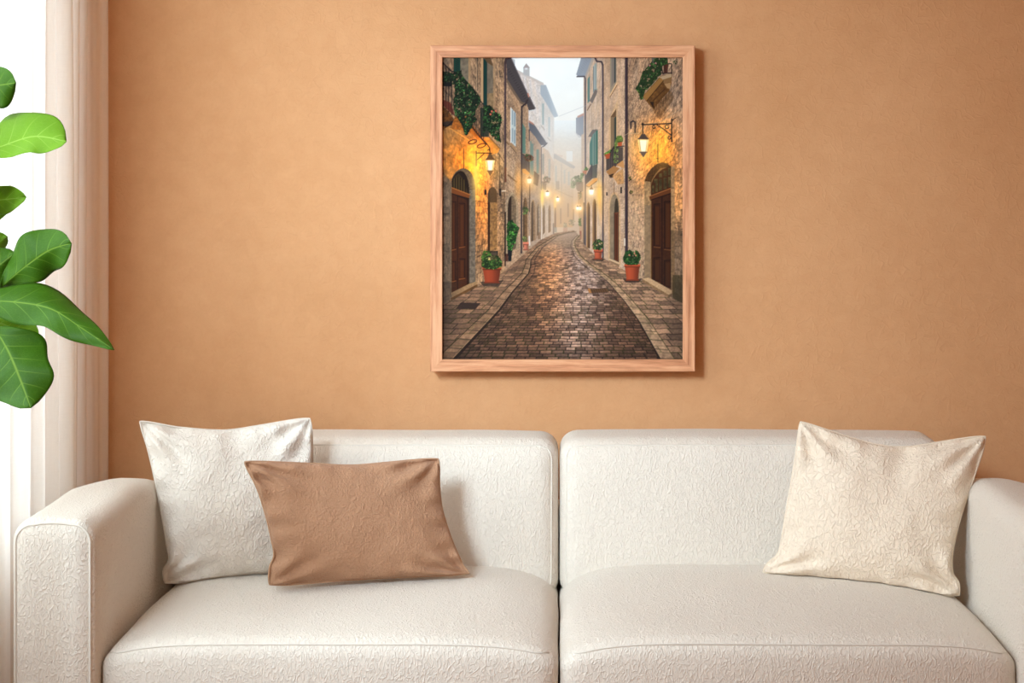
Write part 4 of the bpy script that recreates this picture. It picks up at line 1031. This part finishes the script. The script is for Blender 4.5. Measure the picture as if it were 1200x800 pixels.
def pillow(name, label, top, bottom, left, right, depth, T, mat, seam, seed, fold=1.0, chop=0.0):
    """edges given as the photograph shows them; depth = (TL, TR, BL, BR) of the cushion's seam"""
    n = 56
    top, bottom, left, right = map(smooth_line, (top, bottom, left, right))
    def dep(s, t): return (depth[0]*(1-s)+depth[1]*s)*(1-t)+(depth[2]*(1-s)+depth[3]*s)*t
    tl, tr, bl, br = top[0], top[-1], bottom[0], bottom[-1]
    P = {}
    g = [(.5-.5*math.cos(PI*(i/n)))*.6+.4*i/n for i in range(n+1)]
    for i in range(n+1):
        for j in range(n+1):
            u_, w_ = 2*g[i]-1, 2*g[j]-1
            s, t = .5+.5*u_*(1-.030*abs(w_)**9), .5+.5*w_*(1-.030*abs(u_)**9)
            a, b, l, r = poly_at(top, s), poly_at(bottom, s), poly_at(left, t), poly_at(right, t)
            q = [(1-t)*a[k]+t*b[k]+(1-s)*l[k]+s*r[k]-((1-s)*(1-t)*tl[k]+s*(1-t)*tr[k]+(1-s)*t*bl[k]+s*t*br[k]) for k in (0, 1)]
            P[i, j] = at(q[0], q[1], dep(s, t))
    N = (P[n, 0]-P[0, n]).cross(P[n, n]-P[0, 0]).normalized()
    if N.y > 0: N = -N
    up = (P[n//2, 0]-P[n//2, n]).normalized()
    cen = P[n//2, n//2]
    root = empty(name, label, 'cushion', (cen.x, cen.y, min(P[i, n].z for i in range(n+1))), 'throw pillows on the sofa')
    V = []; idx = {}
    for side in (1, -1):
        for i in range(n+1):
            for j in range(n+1):
                edge = i in (0, n) or j in (0, n)
                if edge and side == -1: idx[side, i, j] = idx[1, i, j]; continue
                u, w = 2*g[i]-1, 2*g[j]-1
                e = max(0, (1-u*u)*(1-w*w))
                h = T*(.80*e**.5+.20*e)
                sag = 1+.10*w
                p = P[i, j]
                wr = 0
                if not edge and side == 1:
                    # gathers running in from the seams and out of the corners
                    du, dw = 1-abs(u), 1-abs(w)
                    wr += .0085*fold*math.sin(w*17+seed+2.2*noise.noise(Vector((w*3, u*2, seed))))*math.exp(-du/.16)*min(1, du/.04)
                    wr += .0065*fold*math.sin(u*19+seed*2+2.2*noise.noise(Vector((u*3, w*2, seed+4))))*math.exp(-dw/.13)*min(1, dw/.04)
                    for cu in (-1, 1):
                        for cw in (-1, 1):
                            a_ = math.atan2(abs(w-cw), abs(u-cu)); rr = math.hypot(u-cu, w-cw)
                            wr += .0095*fold*math.sin(a_*9+seed+cu+cw*2)*math.exp(-((rr-.38)/.26)**2)
                    nz = Vector((p.x*9+seed, p.y*9, p.z*9)); wr += .007*fold*noise.noise(nz)*min(1, e*3)+.0035*fold*noise.noise(nz*2.6)*min(1, e*4)
                if not edge: wr -= side*chop*math.exp(-((u-.12)/.20)**2)*math.exp(-(w+1)/.42)*min(1, (1+w)/.08)
                q = p+N*side*h*sag+N*wr
                idx[side, i, j] = len(V); V.append(q)
    Fc = []
    for side in (1, -1):
        for i in range(n):
            for j in range(n):
                f = (idx[side, i, j], idx[side, i+1, j], idx[side, i+1, j+1], idx[side, i, j+1])
                Fc.append(f if side > 0 else f[::-1])
    V = settle(V)
    cov = mesh_obj('cover', V, Fc, mat, root)
    G = lambda i, j: V[idx[1, i, j]]
    ring = [G(i, 0) for i in range(n)]+[G(n, j) for j in range(n)]+[G(n-i, n) for i in range(n)]+[G(0, n-j) for j in range(n)]
    SOLIDS.append(solid_of(cov))
    v, f = tube(ring, .0022, 6, True); mesh_obj('seam', v, f, seam, root)
pillow('throw_pillow', 'large square ivory crinkled pillow leaning in the corner by the left arm', 
       [(160, 490), (190, 497), (215, 501), (262, 504), (300, 499), (335, 493), (366, 487)],
       [(192, 686), (215, 682), (250, 677), (290, 672), (330, 670), (372, 668)],
       [(160, 490), (172, 522), (181, 560), (189, 600), (196, 640), (198, 656), (191, 668), (191, 686)],
       [(366, 487), (366, 520), (366, 560), (365, 600), (364, 640), (372, 668)],
       (4.345, 4.385, 4.30, 4.36), .072, M['ivory'], M['stitch'], 1.3, 1.0, .012)
pillow('throw_pillow', 'tan linen lumbar pillow, rectangular, leaning in front of the large ivory pillow',
       [(282, 539), (320, 541), (365, 543), (410, 545), (450, 542), (490, 538), (517, 535)],
       [(314, 687), (345, 685), (400, 680), (450, 677), (500, 675), (530, 674), (555, 672)],
       [(282, 539), (298, 565), (309, 595), (317, 627), (321, 650), (316, 664), (312, 687)],
       [(517, 535), (515, 562), (518, 595), (528, 628), (538, 652), (545, 664), (555, 672)],
       (4.165, 4.345, 4.17, 4.30), .066, M['tan'], M['tanstitch'], 2.7)
pillow('throw_pillow', 'large square cream crinkled pillow leaning by the right arm',
       [(935, 490), (960, 500), (990, 510), (1030, 521), (1065, 523), (1105, 517), (1159, 508)],
       [(891, 671), (930, 675), (975, 679), (1025, 684), (1070, 691), (1100, 696), (1126, 699)],
       [(935, 490), (934, 520), (928, 560), (921, 600), (915, 636), (910, 650), (898, 660), (889, 672)],
       [(1159, 508), (1148, 540), (1136, 575), (1124, 612), (1116, 650), (1117, 672), (1124, 682), (1128, 700)],
       (4.37, 4.30, 4.36, 4.20), .072, M['cream'], M['creamstitch'], 4.1, 1.0, .024)

# ================================================================= fiddle-leaf fig
def fig():
    bx, by = -1.13, 3.36
    root = empty('fiddle_leaf_fig', 'fiddle-leaf fig plant with big green leaves before the curtain', 'plant', (bx, by, 0))
    v, f = lathe([(.085, 0), (.10, .02), (.118, .20), (.122, .25), (.112, .25), (.108, .225)], (bx, by, 0)); pt = mesh_obj('pot', v, f, M['pot'], root)
    v, f = lathe([(.107, .2), (.107, .232), (.05, .238), (.005, .24)], (bx, by, 0)); mesh_obj('soil', v, f, M['soil'], pt)
    tr = [(bx, by, .22), (bx-.008, by+.005, .5), (bx+.004, by, .8), (bx-.004, by-.006, 1.1), (bx+.006, by, 1.35), (bx, by+.004, 1.6), (bx+.004, by, 1.82)]
    v, f = tube(tr, .012, 10, radii=[.014, .0135, .0125, .0115, .0105, .009, .006]); mesh_obj('trunk', v, f, M['bark'], root)
    def trunk_pt(z):
        for a, b in zip(tr[:-1], tr[1:]):
            if a[2] <= z <= b[2]:
                k = (z-a[2])/(b[2]-a[2]); return Vector(a).lerp(Vector(b), k)
        return Vector(tr[-1])
    def leaf(axis, wl, wr, depth, dl, dr, mat='leaf', shape=0, wave=.006, seed=0, label=None, zoff=-.05):
        """axis: pixel points base->tip; wl/wr: half widths (px) on the left/right of the axis; depth base/tip; dl/dr: how far each half's rim swings in depth"""
        ax = smooth_line(axis); n = 28; mth = 8
        V = []; uv = []; P = {}
        for i in range(n+1):
            u = i/n; c = poly_at(ax, u); c2 = poly_at(ax, min(1, u+.02)); c1 = poly_at(ax, max(0, u-.02))
            tx, ty = c2[0]-c1[0], c2[1]-c1[1]; L = math.hypot(tx, ty) or 1; nx, ny = -ty/L, tx/L
            # obovate outline: narrow waist near the stalk, broad beyond the middle, short tip
            if shape == 0: k = (math.sin(PI*u**1.25)**.62)*(.62+.42*u) if 0 < u < 1 else 0
            elif shape == 1: k = (math.sin(PI*u**1.0)**.60) if 0 < u < 1 else 0
            else: k = (math.sin(PI*u**.85)**.75)*(1.1-.3*u) if 0 < u < 1 else 0
            d = depth[0]+(depth[1]-depth[0])*u
            for j in range(-mth, mth+1):
                s = j/mth
                W = (wr if s > 0 else wl)*k
                rim = 1+.10*math.sin(u*13+seed+(2 if s > 0 else 0))*abs(s)
                x, y = c[0]+nx*s*W*rim, c[1]+ny*s*W*rim
                dd = d+(dr if s > 0 else dl)*abs(s)**1.3*k+1.6*wave*math.sin(u*12+seed*1.7+s*1.2)*abs(s)
                V.append(at(x, y, dd)); uv.append((u, .5+.5*s)); P[i, j] = len(V)-1
        Fc = [(P[i, j], P[i+1, j], P[i+1, j+1], P[i, j+1]) for i in range(n) for j in range(-mth, mth)]
        o = mesh_obj('leaf', V, Fc, M[mat], root, uvs=uv)
        so = o.modifiers.new('thickness', 'SOLIDIFY'); so.thickness = .0007; so.offset = 0
        if label: o['label'] = label
        b = at(axis[0][0], axis[0][1], depth[0]); t = trunk_pt(max(.3, min(1.8, b.z+zoff)))
        mid = t.lerp(b, .5)+Vector((0, 0, -.012))
        v, f = tube([t, t.lerp(mid, .6), mid, mid.lerp(b, .5), b], .0028, 6, radii=[.0036, .003, .0028, .0026, .0022]); mesh_obj('leaf_stalk', v, f, M['stalk'], o)
    for a in LEAVES: leaf(**a)
LEAVES = [
    dict(axis=[(-56, 108), (-30, 104), (19, 97)], wl=31, wr=33, depth=(3.36, 3.30), dl=.02, dr=.03, mat='leaf', seed=1),
    dict(axis=[(-34, 182), (0, 172), (40, 160), (78, 166)], wl=36, wr=22, depth=(3.38, 3.30), dl=.05, dr=-.03, mat='backlitleaf', seed=2, label='bright leaf lit from behind by the window'),
    dict(axis=[(-50, 238), (-20, 236), (31, 231)], wl=19, wr=18, depth=(3.42, 3.46), dl=-.03, dr=.02, mat='backlitleaf', seed=3, shape=1),
    dict(axis=[(-52, 250), (-24, 250), (13, 243)], wl=14, wr=15, depth=(3.46, 3.50), dl=.03, dr=.02, mat='backlitleaf', seed=4, shape=1),
    dict(axis=[(-40, 300), (-16, 292), (9, 277)], wl=22, wr=16, depth=(3.44, 3.48), dl=.02, dr=.02, mat='backlitleaf', seed=5, shape=1),
    dict(axis=[(-42, 340), (-20, 325), (18, 296)], wl=26, wr=24, depth=(3.34, 3.36), dl=.03, dr=.02, mat='leaf', seed=6),
    dict(axis=[(0, 337), (30, 312), (58, 293), (84, 285)], wl=34, wr=31, depth=(3.34, 3.30), dl=.03, dr=.02, mat='leaf', seed=7),
    dict(axis=[(-14, 374), (10, 382), (45, 396)], wl=22, wr=24, depth=(3.46, 3.50), dl=.03, dr=.03, mat='backlitleaf', seed=8, shape=1, label='pale backlit leaf'),
    dict(axis=[(-26, 352), (20, 354), (60, 362), (95, 384), (134, 410)], wl=24, wr=26, depth=(3.30, 3.18), dl=.075, dr=-.02, mat='leaf', seed=9, shape=2),
    dict(axis=[(-6, 384), (10, 412), (24, 445), (36, 478)], wl=44, wr=46, depth=(3.26, 3.18), dl=.03, dr=.03, mat='leaf', seed=10, shape=1),
]
fig()

# ================================================================= light, warm fill and camera
def area(name, loc, target, sx, sy, power, col, spread=PI):
    l = bpy.data.lights.new(name, 'AREA'); l.shape = 'RECTANGLE'; l.size = sx; l.size_y = sy; l.energy = power; l.color = col; l.spread = spread
    o = bpy.data.objects.new(name, l); C.objects.link(o); o.location = loc
    o.rotation_euler = (Vector(target)-Vector(loc)).to_track_quat('-Z', 'Y').to_euler()
    return o
area('window_daylight', (LX-.30, 3.40, 1.75), (2, 3.80, .7), 1.4, 1.9, 98, (.82, 1, 1.15))
area('window_daylight', (LX-.06, 1.45, 2.36), (-.06, 4.75, .80), .80, .80, 17.5, (.81, .99, 1.12), math.radians(62))  # added key light out of view, spread narrowed to a pool on the wall
w = bpy.data.worlds.new('daylight'); bpy.context.scene.world = w; w.use_nodes = True
bg = w.node_tree.nodes['Background']; bg.inputs[0].default_value = (1, .55, .26, 1); bg.inputs[1].default_value = .52  # orange ambient fill added to warm the shaded sides

cam = bpy.data.cameras.new('camera'); co = bpy.data.objects.new('camera', cam); C.objects.link(co)
co.location = (0, 0, EYE); co.rotation_euler = (PI/2, 0, 0)
cam.sensor_width = 36; cam.lens = 36*F/1200; cam.shift_x = -(VX-600)/1200; cam.shift_y = -(400-VY)/1200; cam.clip_start = .05
sc = bpy.context.scene; sc.camera = co
sc.view_settings.view_transform = 'Standard'; sc.view_settings.look = 'None'; sc.view_settings.gamma = 1; sc.view_settings.use_curve_mapping = False
sc.view_settings.exposure = 0.12
sc.cycles.max_bounces = 10; sc.cycles.diffuse_bounces = 6; sc.cycles.transparent_max_bounces = 12
sc.cycles.use_denoising = True
